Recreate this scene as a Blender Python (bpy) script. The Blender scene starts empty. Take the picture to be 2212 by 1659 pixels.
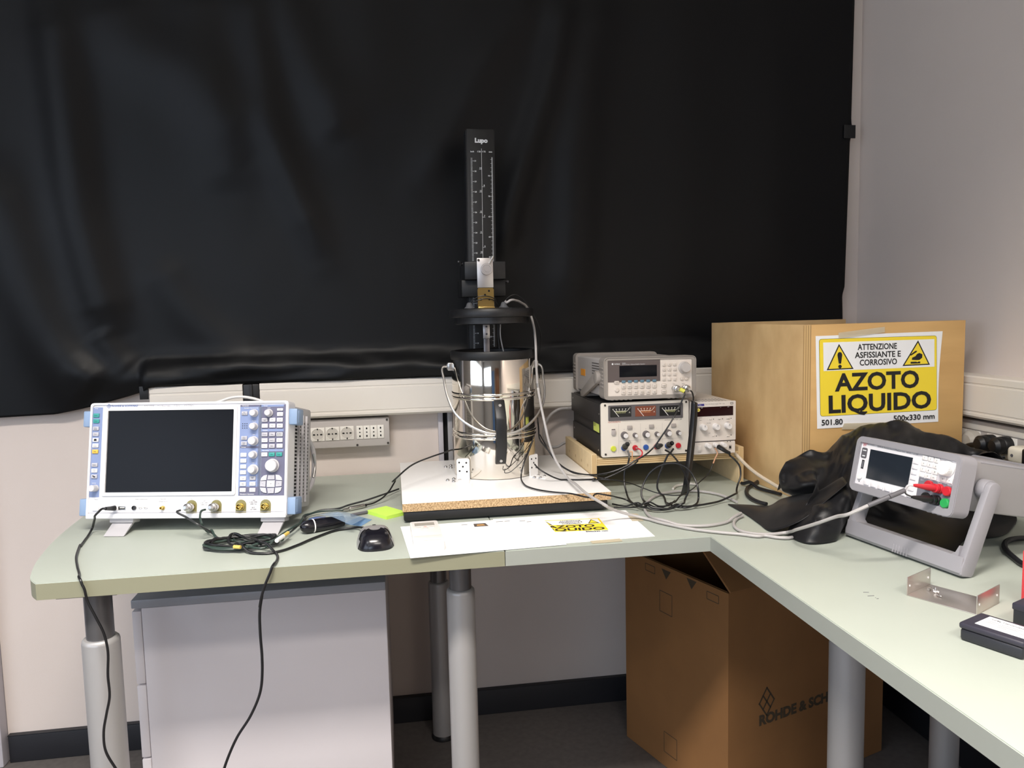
import bpy, bmesh, math, random
from mathutils import Matrix, Vector, noise
C = bpy.context.scene.collection
SC = bpy.context.scene
PI = math.pi
random.seed(7)

# ---------------------------------------------------------------- camera
cam_d = bpy.data.cameras.new('camera'); cam = bpy.data.objects.new('camera', cam_d); C.objects.link(cam)
yaw, pitch, roll = 0.1521, 0.0949, -0.0230
fw = Vector((math.sin(yaw)*math.cos(pitch), math.cos(yaw)*math.cos(pitch), -math.sin(pitch)))
rt = Vector((math.cos(yaw), -math.sin(yaw), 0)); up = rt.cross(fw)
r2 = rt*math.cos(roll)+up*math.sin(roll); u2 = up*math.cos(roll)-rt*math.sin(roll)
M = Matrix.Identity(4)
for i in range(3):
    M[i][0], M[i][1], M[i][2] = r2[i], u2[i], -fw[i]
M.translation = (-1.4095, -2.2021, 1.1885)
cam.matrix_world = M
cam_d.sensor_fit = 'HORIZONTAL'; cam_d.sensor_width = 36.0; cam_d.lens = 36.0*1682.87/2212.0
cam_d.clip_start = 0.02; cam_d.clip_end = 50
SC.camera = cam

# ---------------------------------------------------------------- light and exposure
SC.view_settings.view_transform = 'Standard'; SC.view_settings.look = 'None'
SC.view_settings.gamma = 1.0; SC.view_settings.use_curve_mapping = False
SC.view_settings.exposure = -0.22
w = bpy.data.worlds.new('world'); SC.world = w; w.use_nodes = True
w.node_tree.nodes['Background'].inputs[0].default_value = (0.72, 0.80, 1.0, 1)
w.node_tree.nodes['Background'].inputs[1].default_value = 0.10
def area(name, loc, rot, sx, sy, power, col, spread=180):
    d = bpy.data.lights.new(name, 'AREA'); d.shape = 'RECTANGLE'; d.size = sx; d.size_y = sy
    d.energy = power; d.color = col; d.spread = math.radians(spread)
    o = bpy.data.objects.new(name, d); o.location = loc; o.rotation_euler = rot; C.objects.link(o); return o
CEIL = 2.78
WARM = (1.0, 0.93, 0.86); COOL = (0.90, 0.95, 1.0)
area('ceiling_lamp_light', (-1.80, -2.0, CEIL-0.035), (0, 0, 0), 1.16, 0.30, 74, WARM, 118)
area('ceiling_lamp_light', (-0.90, -3.2, CEIL-0.035), (0, 0, 0), 1.16, 0.30, 52, WARM, 128)
area('ceiling_lamp_light', (-3.75, -4.0, CEIL-0.035), (0, 0, 0), 1.16, 0.30, 10, COOL, 140)  # added lamp, out of view, gives the left curtain its sheen
area('ceiling_lamp_light', (-3.75, -2.0, CEIL-0.035), (0, 0, 0), 1.16, 0.30, 16, COOL, 125)
area('window_daylight', (-4.36, -3.0, 1.6), (0, math.radians(-90), 0), 1.2, 3.0, 10, (0.74, 0.86, 1.0))
area('window_daylight', (-3.2, -5.12, 1.6), (math.radians(90), 0, 0), 1.9, 1.2, 20, (0.72, 0.85, 1.0))  # added cool source behind the camera, for blue sheen on the left curtain

# ---------------------------------------------------------------- helpers
def lin(c):
    return tuple(((v/255)/12.92 if v/255 <= 0.04045 else ((v/255+0.055)/1.055)**2.4) for v in c)
MATS = {}
def mat(name, rgb, rough=0.5, metal=0.0, spec=0.5, var=0.0, scale=40.0, bump=0.0, bscale=400.0, coat=0.0, emit=None, es=0.0, alpha=1.0, trans=0.0, stretch=None, sheen=0.0, rgb2=None):
    if name in MATS: return MATS[name]
    m = bpy.data.materials.new(name); m.use_nodes = True; nt = m.node_tree; b = nt.nodes['Principled BSDF']
    c = lin(rgb); b.inputs['Base Color'].default_value = (*c, 1); b.inputs['Roughness'].default_value = rough
    b.inputs['Metallic'].default_value = metal; b.inputs['Specular IOR Level'].default_value = spec
    if coat: b.inputs['Coat Weight'].default_value = coat; b.inputs['Coat Roughness'].default_value = 0.1
    if sheen: b.inputs['Sheen Weight'].default_value = sheen; b.inputs['Sheen Roughness'].default_value = 0.4
    if emit: b.inputs['Emission Color'].default_value = (*lin(emit), 1); b.inputs['Emission Strength'].default_value = es
    if alpha < 1: b.inputs['Alpha'].default_value = alpha
    if trans: b.inputs['Transmission Weight'].default_value = trans
    if var or bump:
        tc = nt.nodes.new('ShaderNodeTexCoord'); mp = nt.nodes.new('ShaderNodeMapping')
        nt.links.new(tc.outputs['Object'], mp.inputs['Vector'])
        if stretch: mp.inputs['Scale'].default_value = stretch
    if var:
        n = nt.nodes.new('ShaderNodeTexNoise'); n.inputs['Scale'].default_value = scale; n.inputs['Detail'].default_value = 6
        nt.links.new(mp.outputs[0], n.inputs['Vector'])
        r = nt.nodes.new('ShaderNodeValToRGB'); nt.links.new(n.outputs['Fac'], r.inputs['Fac'])
        e = r.color_ramp.elements; e[0].position = 0.32; e[1].position = 0.68
        if rgb2: e[0].color = (*lin(rgb2), 1); e[1].color = (*c, 1)
        else:
            e[0].color = (*[v*(1-var) for v in c], 1); e[1].color = (*[min(1, v*(1+var)) for v in c], 1)
        nt.links.new(r.outputs['Color'], b.inputs['Base Color'])
    if bump:
        n2 = nt.nodes.new('ShaderNodeTexNoise'); n2.inputs['Scale'].default_value = bscale; n2.inputs['Detail'].default_value = 4
        nt.links.new(mp.outputs[0], n2.inputs['Vector'])
        bp = nt.nodes.new('ShaderNodeBump'); bp.inputs['Strength'].default_value = bump; bp.inputs['Distance'].default_value = 0.002
        nt.links.new(n2.outputs['Fac'], bp.inputs['Height']); nt.links.new(bp.outputs[0], b.inputs['Normal'])
    MATS[name] = m; return m

def RM(yaw, pitch=0, roll=0):
    return (Matrix.Rotation(math.radians(yaw), 4, 'Z') @ Matrix.Rotation(math.radians(pitch), 4, 'X') @ Matrix.Rotation(math.radians(roll), 4, 'Y'))

def spline(pts, n=8, closed=False):
    P = [Vector(p) for p in pts]; out = []; N = len(P)
    if N < 3: return P
    for i in range(N if closed else N-1):
        if closed: p0, p1, p2, p3 = P[(i-1) % N], P[i], P[(i+1) % N], P[(i+2) % N]
        else: p0, p1, p2, p3 = P[max(i-1, 0)], P[i], P[i+1], P[min(i+2, N-1)]
        # centripetal-like damping: chord scaled tangents
        d1 = (p2-p1).length
        def tan(a, b_, c_):
            la, lb = (b_-a).length, (c_-b_).length
            if la+lb < 1e-9: return Vector((0, 0, 0))
            if la < 1e-9 or lb < 1e-9: return (c_-a)/(la+lb)
            return ((b_-a)/la*lb + (c_-b_)/lb*la)/(la+lb)
        t1 = tan(p0, p1, p2)*d1; t2 = tan(p1, p2, p3)*d1
        for k in range(n):
            t = k/n
            out.append(p1*(2*t**3-3*t**2+1)+t1*(t**3-2*t**2+t)+p2*(-2*t**3+3*t**2)+t2*(t**3-t**2))
    if not closed: out.append(P[-1])
    return out

class MB:
    """collects shapes into one mesh"""
    def __init__(s): s.bm = bmesh.new(); s.mats = []
    def mi(s, m):
        if m not in s.mats: s.mats.append(m)
        return s.mats.index(m)
    def _take(s, b2, m, M=None, smooth=True):
        i = s.mi(m)
        if M is not None: bmesh.ops.transform(b2, matrix=M, verts=b2.verts)
        for f in b2.faces: f.material_index = i; f.smooth = smooth
        me = bpy.data.meshes.new('tmp'); b2.to_mesh(me); b2.free(); s.bm.from_mesh(me); bpy.data.meshes.remove(me)
        return s
    def box(s, x0, x1, y0, y1, z0, z1, m, bev=0, seg=2, M=None):
        b = bmesh.new(); bmesh.ops.create_cube(b, size=1)
        for v in b.verts: v.co = Vector(((x0+x1)/2+v.co.x*(x1-x0), (y0+y1)/2+v.co.y*(y1-y0), (z0+z1)/2+v.co.z*(z1-z0)))
        if bev: bmesh.ops.bevel(b, geom=b.edges[:], offset=bev, segments=seg, affect='EDGES', profile=0.5)
        return s._take(b, m, M)
    def prism(s, poly, a0, a1, m, axis='y', bev=0, M=None, holes=()):
        """poly in the plane normal to axis: y->(x,z), z->(x,y), x->(y,z)"""
        b = bmesh.new()
        def P(p, a): return {'y': (p[0], a, p[1]), 'z': (p[0], p[1], a), 'x': (a, p[0], p[1])}[axis]
        lo = [b.verts.new(P(p, a0)) for p in poly]; hi = [b.verts.new(P(p, a1)) for p in poly]
        b.faces.new(lo); b.faces.new(hi[::-1]); n = len(poly)
        for i in range(n): b.faces.new((lo[i], hi[i], hi[(i+1) % n], lo[(i+1) % n]))
        bmesh.ops.recalc_face_normals(b, faces=b.faces[:])
        if bev:
            es = [e for e in b.edges if abs((e.verts[0].co-e.verts[1].co).dot(Vector(P((0, 0), 1)) if axis != 'q' else 0)) < 1e-9]
            bmesh.ops.bevel(b, geom=es, offset=bev, segments=2, affect='EDGES', profile=0.5)
        return s._take(b, m, M)
    def frame(s, outer, inner, a0, a1, m, axis='y', M=None):
        """ring between two loops with the same vertex count"""
        b = bmesh.new()
        def P(p, a): return {'y': (p[0], a, p[1]), 'z': (p[0], p[1], a), 'x': (a, p[0], p[1])}[axis]
        L = [[b.verts.new(P(p, a)) for p in q] for q in (outer, inner) for a in (a0, a1)]
        n = len(outer)
        for i in range(n):
            j = (i+1) % n
            b.faces.new((L[0][i], L[0][j], L[2][j], L[2][i])); b.faces.new((L[1][i], L[1][j], L[3][j], L[3][i]))
            b.faces.new((L[0][i], L[0][j], L[1][j], L[1][i])); b.faces.new((L[2][i], L[2][j], L[3][j], L[3][i]))
        bmesh.ops.recalc_face_normals(b, faces=b.faces[:])
        return s._take(b, m, M)
    def lathe(s, prof, m, M=None, seg=40, close=False):
        """profile of (r, z), turned about z"""
        b = bmesh.new(); rings = []
        for (r, z) in prof:
            if r < 1e-6: rings.append([b.verts.new((0, 0, z))])
            else: rings.append([b.verts.new((r*math.cos(2*PI*k/seg), r*math.sin(2*PI*k/seg), z)) for k in range(seg)])
        for A, B in zip(rings, rings[1:]):
            for k in range(seg):
                q = [A[k % len(A)], A[(k+1) % len(A)], B[(k+1) % len(B)], B[k % len(B)]]
                q = list(dict.fromkeys(q))
                if len(q) > 2: b.faces.new(q)
        if rings and len(rings[0]) > 1 and not close: b.faces.new(rings[0][::-1])
        if rings and len(rings[-1]) > 1 and not close: b.faces.new(rings[-1])
        if close:
            A, B = rings[-1], rings[0]
            for k in range(seg): b.faces.new((A[k], A[(k+1) % seg], B[(k+1) % seg], B[k]))
        bmesh.ops.recalc_face_normals(b, faces=b.faces[:])
        return s._take(b, m, M)
    def cyl(s, p0, p1, r0, m, r1=None, seg=20, bev=0):
        p0, p1 = Vector(p0), Vector(p1); r1 = r0 if r1 is None else r1; L = (p1-p0).length
        M = Matrix.Translation(p0) @ (p1-p0).to_track_quat('Z', 'Y').to_matrix().to_4x4()
        pr = [(r0, 0), (r1, L)] if not bev else [(r0-bev, 0), (r0-bev*.3, bev*.3), (r0, bev), (r1, L-bev), (r1-bev*.3, L-bev*.3), (r1-bev, L)]
        return s.lathe(pr, m, M, seg)
    def tube(s, pts, r, m, seg=8, n=8, closed=False, smooth=True, radii=None):
        P = spline(pts, n, closed) if smooth else [Vector(p) for p in pts]
        b = bmesh.new(); rings = []; N = len(P); up = None
        for i, p in enumerate(P):
            t = (P[(i+1) % N]-P[i-1]) if closed else (P[min(i+1, N-1)]-P[max(i-1, 0)])
            if t.length < 1e-9: t = Vector((0, 0, 1))
            t.normalize()
            if up is None: up = t.orthogonal().normalized()
            up = (up-t*up.dot(t)); up = up.normalized() if up.length > 1e-6 else t.orthogonal().normalized()
            sd = t.cross(up); rr = r if radii is None else radii[0]+(radii[1]-radii[0])*i/max(1, N-1)
            rings.append([b.verts.new(p+(up*math.cos(2*PI*k/seg)+sd*math.sin(2*PI*k/seg))*rr) for k in range(seg)])
        for i in range(N if closed else N-1):
            A, B = rings[i], rings[(i+1) % N]
            for k in range(seg): b.faces.new((A[k], A[(k+1) % seg], B[(k+1) % seg], B[k]))
        if not closed: b.faces.new(rings[0][::-1]); b.faces.new(rings[-1])
        bmesh.ops.recalc_face_normals(b, faces=b.faces[:])
        return s._take(b, m)
    def quad(s, pts, m, M=None):
        b = bmesh.new(); b.faces.new([b.verts.new(p) for p in pts]); return s._take(b, m, M)
    def strip(s, pts, wdt, m, y=0.0, th=0.0):
        """flat drawn line in the x,z plane at depth y"""
        for (a, c) in zip(pts, pts[1:]):
            a, c = Vector((a[0], a[1])), Vector((c[0], c[1])); d = (c-a)
            if d.length < 1e-9: continue
            d.normalize(); nn = Vector((-d.y, d.x))*wdt/2; a2 = a-d*wdt/2; c2 = c+d*wdt/2
            s.quad([(q.x, y, q.y) for q in (a2-nn, c2-nn, c2+nn, a2+nn)], m)
        return s
    def disc(s, x, z, r, m, y=0.0, seg=20):
        return s.quad([(x+r*math.cos(2*PI*k/seg), y, z+r*math.sin(2*PI*k/seg)) for k in range(seg)], m)
    def text(s, body, x, z, size, m, y=-0.0004, ax='LEFT', bold=0.0, wid=None, M=None, sx=1.0):
        """lettering standing in the local x,z plane, facing -y; size is the capital height"""
        cu = bpy.data.curves.new('txt', 'FONT'); cu.body = body; cu.size = 1.0; cu.align_x = ax; cu.align_y = 'BOTTOM_BASELINE'
        cu.offset = bold; cu.resolution_u = 3; cu.space_line = 0.9
        ob = bpy.data.objects.new('txt', cu); me = bpy.data.meshes.new_from_object(ob)
        bpy.data.objects.remove(ob); bpy.data.curves.remove(cu)
        k = size/0.70
        b = bmesh.new(); b.from_mesh(me); bpy.data.meshes.remove(me)
        if not b.verts: b.free(); return s
        if wid:
            xs = [v.co.x for v in b.verts]; sx = wid/max(1e-6, (max(xs)-min(xs))*k)
        R = Matrix.Translation((x, y, z)) @ Matrix.Rotation(PI/2, 4, 'X') @ Matrix.Diagonal((k*sx, k, k, 1))
        if M is not None: R = M @ R
        return s._take(b, m, R, False)
    def build(s, name, parent=None, sharp=35):
        me = bpy.data.meshes.new(name); s.bm.to_mesh(me); s.bm.free()
        for m in s.mats: me.materials.append(m)
        try: me.set_sharp_from_angle(angle=math.radians(sharp))
        except Exception: pass
        o = bpy.data.objects.new(name, me); C.objects.link(o)
        if parent is not None: o.parent = parent
        return o

def thing(name, label, cat, loc=(0, 0, 0), R=None, group=None):
    o = bpy.data.objects.new(name, None); C.objects.link(o); o.empty_display_size = 0.02
    M = R.copy() if R is not None else Matrix.Identity(4); M.translation = loc; o.matrix_world = M
    o['label'] = label; o['category'] = cat
    if group: o['group'] = group
    return o
def tag(o, label, cat, group=None, kind=None):
    o['label'] = label; o['category'] = cat
    if group: o['group'] = group
    if kind: o['kind'] = kind
    return o
def struct(name, mb, label=None):
    o = mb.build(name); o['kind'] = 'structure'
    o['label'] = label or name.replace('_', ' '); o['category'] = name.split('_')[0]
    return o
def dup(o, parent, loc=None, name=None):
    c = o.copy(); C.objects.link(c); c.parent = parent
    if loc is not None: c.location = loc
    for ch in list(o.children):
        g = ch.copy(); C.objects.link(g); g.parent = c
    return c

def rr(x0, x1, z0, z1, r, n=4):
    """rounded rectangle loop"""
    out = []
    for (cx, cz, a0) in ((x1-r, z1-r, 0), (x0+r, z1-r, 90), (x0+r, z0+r, 180), (x1-r, z0+r, 270)):
        for k in range(n+1):
            a = math.radians(a0+90*k/n); out.append((cx+r*math.cos(a), cz+r*math.sin(a)))
    return out

# ---------------------------------------------------------------- materials
WALL = mat('wall_paint', (221, 209, 201), 0.85, var=0.02, scale=3, bump=0.08, bscale=500)
WALLR = WALL
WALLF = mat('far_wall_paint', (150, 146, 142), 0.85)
CEILM = mat('ceiling_white', (235, 233, 228), 0.9)
FLOORM = mat('floor_lino', (96, 91, 88), 0.55, var=0.12, scale=60)
BASEM = mat('black_skirting', (32, 33, 38), 0.5, bump=0.1)
CURT = mat('black_fabric', (7, 8, 10), 0.46, spec=0.25, bump=0.05, bscale=1500)
CLOTH = mat('black_cloth', (17, 17, 20), 0.46, spec=0.4, sheen=0.05, bump=0.05, bscale=900)
DTOP = mat('desk_laminate', (175, 182, 172), 0.42, var=0.015, scale=8, bump=0.03, bscale=300)
DEDGE = mat('desk_edge_olive', (140, 139, 116), 0.5)
DEDGE2 = mat('desk_edge_grey', (155, 159, 151), 0.5)
LEGM = mat('leg_grey_metal', (168, 166, 165), 0.38, metal=0.3)
LEGD = mat('leg_dark_metal', (112, 111, 112), 0.32, metal=0.6)
CABM = mat('cabinet_grey', (214, 208, 210), 0.6, var=0.01, scale=6)
CARD = mat('cardboard', (140, 98, 56), 0.85, var=0.06, scale=9, bump=0.05, bscale=120)
CARDI = mat('cardboard_dark_print', (70, 58, 42), 0.85)
PVC = mat('trunking_pvc', (232, 225, 215), 0.5)
PVCG = mat('socket_grey', (190, 184, 180), 0.45)
SOCK = mat('socket_white', (240, 236, 228), 0.35)
BLK = mat('black_plastic', (24, 24, 26), 0.42)
BLKS = mat('black_satin', (17, 17, 18), 0.5)
HOLE = mat('dark_hole', (8, 8, 8), 0.9)
STEELP = mat('polished_steel', (228, 222, 212), 0.06, metal=1.0)
STEEL = mat('brushed_steel', (200, 198, 196), 0.3, metal=1.0)
ALU = mat('aluminium', (205, 201, 200), 0.38, metal=0.9)
BRASS = mat('gold_plate', (192, 166, 104), 0.28, metal=1.0)
WHITE = mat('white_plastic', (238, 236, 234), 0.4)
INK = mat('print_black', (26, 24, 24), 0.7)
INKG = mat('print_grey', (92, 90, 96), 0.7)
INKW = mat('print_white', (228, 230, 232), 0.6)
PAPER = mat('paper_white', (246, 246, 246), 0.8)
YEL = mat('sign_yellow', (250, 222, 56), 0.7)
TAPE = mat('clear_tape', (226, 214, 186), 0.35, alpha=0.55)
RUB = mat('black_rubber_cable', (22, 22, 24), 0.38)
GCAB = mat('grey_cable', (176, 172, 170), 0.45)
WOODB = mat('brown_door', (120, 84, 60), 0.5, var=0.12, scale=12, stretch=(6, 6, .4))
BLUEM = mat('blue_locker', (62, 92, 132), 0.5)

# ---------------------------------------------------------------- room
XL, YR = -4.45, -5.2
b = MB(); b.box(XL-.1, .1, YR-.1, .15, -.06, 0, FLOORM); struct('floor', b)
b = MB(); b.box(XL-.1, .1, YR-.1, .15, CEIL, CEIL+.06, CEILM); struct('ceiling', b)
b = MB(); b.box(-2.475, .1, 0, .12, 0, CEIL, WALL); struct('wall_back', b, 'cream back wall behind the desk')
b = MB(); b.box(0, .12, YR, 0, 0, CEIL, WALLR); struct('wall_right', b, 'cream right wall beside the crate')
b = MB(); b.box(XL-.12, XL, YR, .12, 0, 0.95, WALLF); b.box(XL-.12, XL, YR, .12, 2.2, CEIL, WALLF)
b.box(XL-.12, XL, -1.4, .12, .95, 2.2, WALLF); b.box(XL-.12, XL, YR, -4.6, .95, 2.2, WALLF); struct('wall_left', b)
b = MB(); b.box(XL, -4.2, YR-.12, YR, 0, CEIL, WALLF); b.box(-2.2, .1, YR-.12, YR, 0, CEIL, WALLF); b.box(-4.2, -2.2, YR-.12, YR, 0, .95, WALLF); b.box(-4.2, -2.2, YR-.12, YR, 2.25, CEIL, WALLF); struct('wall_rear', b)
b = MB(); b.box(-2.4705, -.0, -.015, 0, 0, .075, BASEM, .003); b.box(-2.4705, 0, -.015, 0, .0751, .0775, BASEM); struct('baseboard_back', b, 'black skirting board along the back wall')
b = MB(); b.box(-.015, 0, YR, -.016, 0, .075, BASEM, .003); struct('baseboard_right', b)
GREYT = mat('grey_trim', (196, 192, 198), 0.5)
b = MB(); b.box(-2.506, -2.476, -.035, .1, 0, CEIL, GREYT, .004); struct('trim_1', b, 'grey upright jamb at the end of the back wall')
b = MB(); b.box(-2.53, -2.507, -.012, .1, 0.02, CEIL, BASEM); struct('trim_2', b, 'dark upright gap beside the grey jamb')
b = MB(); b.box(XL, -2.531, .0, .1, 0, CEIL, GREYT); struct('door_1', b)
b = MB(); b.box(-1.3, -.4, YR, YR+.04, 0, 2.1, WOODB, .004); struct('door_2', b)
t = thing('locker', 'blue locker added behind the camera, unseen, for reflections', 'locker', (-1.75, YR+.26, 0))
b = MB(); b.box(-.25, .25, -.25, .25, 0, 1.85, BLUEM, .006); b.build('body', t)  # unseen block, added so the steel can mirrors a blue strip
PANE = mat('bright_pane', (235, 242, 250), 0.2, emit=(215, 230, 255), es=2.2)
b = MB()
for (y0, y1) in ((-4.6, -4.54), (-3.03, -2.97), (-1.46, -1.4)): b.box(XL-.08, XL-.02, y0, y1, .95, 2.2, WHITE, .004)
for z0 in (.95, 2.14): b.box(XL-.08, XL-.02, -4.6, -1.4, z0, z0+.06, WHITE, .004)
b.box(XL-.06, XL-.05, -4.55, -1.45, 1.0, 2.15, PANE); struct('window_1', b)
b = MB()  # rear window added out of view, a bright source for the curtain sheen
for x0 in (-4.2, -3.23, -2.26): b.box(x0, x0+.06, YR-.08, YR-.02, .95, 2.25, WHITE, .004)
for z0 in (.95, 2.19): b.box(-4.2, -2.2, YR-.08, YR-.02, z0, z0+.06, WHITE, .004)
b.box(-4.15, -2.25, YR-.06, YR-.05, 1.0, 2.2, PANE); struct('window_2', b)
for (lx, ly) in ((-1.80, -2.0), (-0.90, -3.2), (-3.75, -2.0), (-3.75, -4.0)):
    t = thing('ceiling_light', {(-1.80, -2.0): 'white ceiling light over the desk front', (-0.90, -3.2): 'white ceiling light behind the right desk leaf', (-3.75, -2.0): 'white ceiling light near the window', (-3.75, -4.0): 'added white ceiling light in the far left corner, unseen'}[(lx, ly)], 'ceiling light', (lx, ly, CEIL), group='ceiling lights')  # the far left lamp is an unseen addition for the curtain
    b = MB(); b.frame(rr(-.62, .62, -.19, .19, .01), rr(-.585, .585, -.155, .155, .01), -.03, 0, WHITE, 'z'); b.box(-.6, .6, -.17, .17, -.006, -.001, mat('lamp_diffuser', (255, 250, 242), .5, emit=(255, 244, 230), es=3)); b.build('housing', t)

# ---------------------------------------------------------------- curtain
def interp(tab, t):
    if t <= tab[0][0]: return tab[0][1]
    for (a, p), (c, q) in zip(tab, tab[1:]):
        if t <= c:
            u = (t-a)/(c-a); return p+(q-p)*u
    return tab[-1][1]
hem = [(-2.9, .935), (-2.40, .942), (-2.28, .945), (-2.19, .962), (-2.10, .985), (-2.055, .998), (-2.03, 1.012), (-.06, 1.012)]
edge = [(1.0, -.070), (1.137, -.0665), (1.21, -.069), (1.235, -.062), (1.66, -.053), (1.69, -.045), (1.72, -.050), (2.05, -.046), (2.5, -.046)]
RIDGES = [  # (points, height, width) drawn folds on the hanging cloth
 ([(-2.2089,-0.05,2.0411),(-2.2064,-0.05,1.8875),(-2.1995,-0.05,1.7316),(-2.1938,-0.05,1.5844),(-2.1864,-0.05,1.4582),(-2.1671,-0.05,1.3418),(-2.1467,-0.05,1.2356),(-2.1252,-0.05,1.1399)], .034, .045),
 ([(-2.4162,-0.05,1.6056),(-2.3574,-0.05,1.4132),(-2.3169,-0.05,1.2391),(-2.2711,-0.05,1.1203),(-2.2172,-0.05,1.023),(-2.1807,-0.05,0.9855)], .036, .06),
 ([(-2.082,-0.05,2.0242),(-2.0492,-0.05,1.9144),(-1.9891,-0.05,1.86),(-1.9244,-0.05,1.8276),(-1.8288,-0.05,1.7263),(-1.7315,-0.05,1.6107)], .020, .07),
 ([(-1.8774,-0.05,2.0546),(-1.8557,-0.05,1.8521),(-1.8334,-0.05,1.645),(-1.8183,-0.05,1.5042)], .014, .06),
 ([(-1.7423,-0.05,2.0601),(-1.7324,-0.05,1.9241),(-1.7154,-0.05,1.8095),(-1.6987,-0.05,1.6816),(-1.6429,-0.05,1.5041),(-1.579,-0.05,1.3343)], .020, .035),
 ([(-1.6623,-0.05,2.0634),(-1.6227,-0.05,1.9275),(-1.5597,-0.05,1.766),(-1.5052,-0.05,1.6483)], .020, .05),
 ([(-1.4519,-0.05,2.072),(-1.4466,-0.05,1.9095),(-1.4787,-0.05,1.7082)], .012, .08),
 ([(-0.9863,-0.05,2.0671),(-1.0646,-0.05,1.9566),(-1.1299,-0.05,1.8587),(-1.2157,-0.05,1.6999),(-1.3269,-0.05,1.5285)], .014, .04),
 ([(-0.9042,-0.05,2.0943),(-0.9317,-0.05,1.9123),(-0.9692,-0.05,1.7648),(-1.0212,-0.05,1.616),(-1.0767,-0.05,1.4413),(-1.0988,-0.05,1.3281)], .026, .03),
 ([(-0.806,-0.05,2.0983),(-0.8485,-0.05,1.841),(-0.8784,-0.05,1.592),(-0.8883,-0.05,1.3767),(-0.9182,-0.05,1.171)], .022, .05),
 ([(-2.2292,-0.05,1.0893),(-2.1766,-0.05,1.0456),(-2.1101,-0.05,1.0287),(-2.0298,-0.05,1.038),(-1.9134,-0.05,1.0522),(-1.8075,-0.05,1.0572)], .022, .03),
 ([(-2.1631,-0.05,1.1588),(-2.1333,-0.05,1.1042),(-2.0857,-0.05,1.0545)], .016, .025),
 ([(-1.9013,-0.05,1.0604),(-1.712,-0.05,1.0627),(-1.5672,-0.05,1.0516),(-1.3937,-0.05,1.0496),(-1.2163,-0.05,1.0309),(-0.8874,-0.05,0.9999),(-0.5137,-0.05,0.9839)], .020, .022),
 ([(-2.0108,-0.05,1.3398),(-1.9605,-0.05,1.2317),(-1.8738,-0.05,1.1328),(-1.7595,-0.05,1.068)], .012, .04),
 ([(-0.2665,-0.05,2.1203),(-0.2756,-0.05,1.6607),(-0.3003,-0.05,1.2643)], .008, .08),
 ([(-0.5681,-0.05,2.108),(-0.5759,-0.05,1.6577),(-0.584,-0.05,1.1365)], .008, .07)]
def seg_d(px, pz, pts):
    best = 9; bt = 0; n = len(pts)-1
    for i in range(n):
        ax, az = pts[i][0], pts[i][2]; dx, dz = pts[i+1][0]-ax, pts[i+1][2]-az
        L = dx*dx+dz*dz; t = max(0, min(1, ((px-ax)*dx+(pz-az)*dz)/L)); d = math.hypot(px-ax-dx*t, pz-az-dz*t)
        if d < best: best, bt = d, (i+t)/n
    return best, bt
RID = [(spline(p, 5), h, wd) for p, h, wd in RIDGES]
def curtain():
    b = bmesh.new(); NX, NZ = 230, 130; rows = []
    for j in range(NZ+1):
        row = []
        for i in range(NX+1):
            u, v = i/NX, (j/NZ)**1.15
            x0 = -2.78+u*2.72; z0 = interp(hem, x0); z = z0+v*(2.42-z0)
            x = -2.78+u*(interp(edge, z)+2.78)
            z0 = interp(hem, x); z = z0+v*(2.42-z0)
            y = -.03
            if x > -2.06:
                k = max(0, min(1, (1.10-z)/.085)); k = k*k*(3-2*k); y -= .028*k
            amp = min(1, (-x-.04)/.25)
            d = 0
            for pts, h, wd in RID:
                q, t = seg_d(x, z, pts)
                if q < wd*3: d += .80*h*math.exp(-(q/(wd*1.25))**2)*min(1, min(t, 1-t)*6+.25)
            d += 0.012*noise.noise((x*2.2, z*0.7, 1.0))+.0018*noise.noise((x*6+z*1.5, z*1.2, 5.0))
            d += .0004*noise.noise((x*22, z*9, 3.0))
            if x > -2.06 and z < 1.09: d += .006*noise.noise((x*5, z*30, 8))+.004*noise.noise((x*14, z*40, 2))
            row.append(b.verts.new((x, max(-.088, min(-.006, y-d*amp)), z)))
        rows.append(row)
    for j in range(NZ):
        for i in range(NX): b.faces.new((rows[j][i], rows[j][i+1], rows[j+1][i+1], rows[j+1][i]))
    m = MB(); m._take(b, CURT); return m
t = thing('curtain', 'large black cloth hung over the back wall above the desk', 'curtain', (0, 0, 0))
cc = curtain().build('cloth', t, 80)
so = cc.modifiers.new('thickness', 'SOLIDIFY'); so.thickness = 0.0015; so.offset = 1
b = MB(); b.box(-.075, -.038, -.036, -.033, 1.668, 1.706, BLKS, .001); b.build('tape_tab', t)
b = MB(); b.box(-2.062, -2.040, -.062, -.0605, .978, 1.012, BLKS, .0005); b.build('tape_tab', t)

# ---------------------------------------------------------------- trunking and sockets on the walls
def trunk(name, label, axis, a0, a1, zt, zb, mats=PVC):
    b = MB()
    sec = [(0, zb), (-.052, zb), (-.06, zb+.006), (-.06, zb+.012), (-.0585, zb+.013), (-.0585, zb+.017), (-.06, zb+.018), (-.06, zt-.022), (-.0585, zt-.021), (-.0585, zt-.017), (-.06, zt-.016), (-.06, zt-.003), (-.057, zt), (0, zt)]
    if axis == 'x': b.prism(sec, a0, a1, mats, 'x')
    else: b.prism(sec, a0, a1, mats, 'y')
    o = b.build(name); return tag(o, label, 'cable trunking')
trunk('cable_trunking', 'short cream cable trunking left of the black joint piece', 'x', -2.0385, -1.805, 1.0085, .9085)
t = thing('trunking_joint', 'black joint piece between cream wall trunking lengths', 'trunking joint', (-1.783, 0, .958))
b = MB(); b.box(-.021, .021, -.058, 0, -.05, .0495, BLK, .003); b.build('body', t)
b = MB(); b.box(-.004, .004, -.064, -.058, -.05, .0495, BLKS, .001); b.build('rib', t)
trunk('cable_trunking', 'long cream cable trunking running behind the steel can', 'x', -1.761, -.001, 1.0085, .9085)
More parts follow.
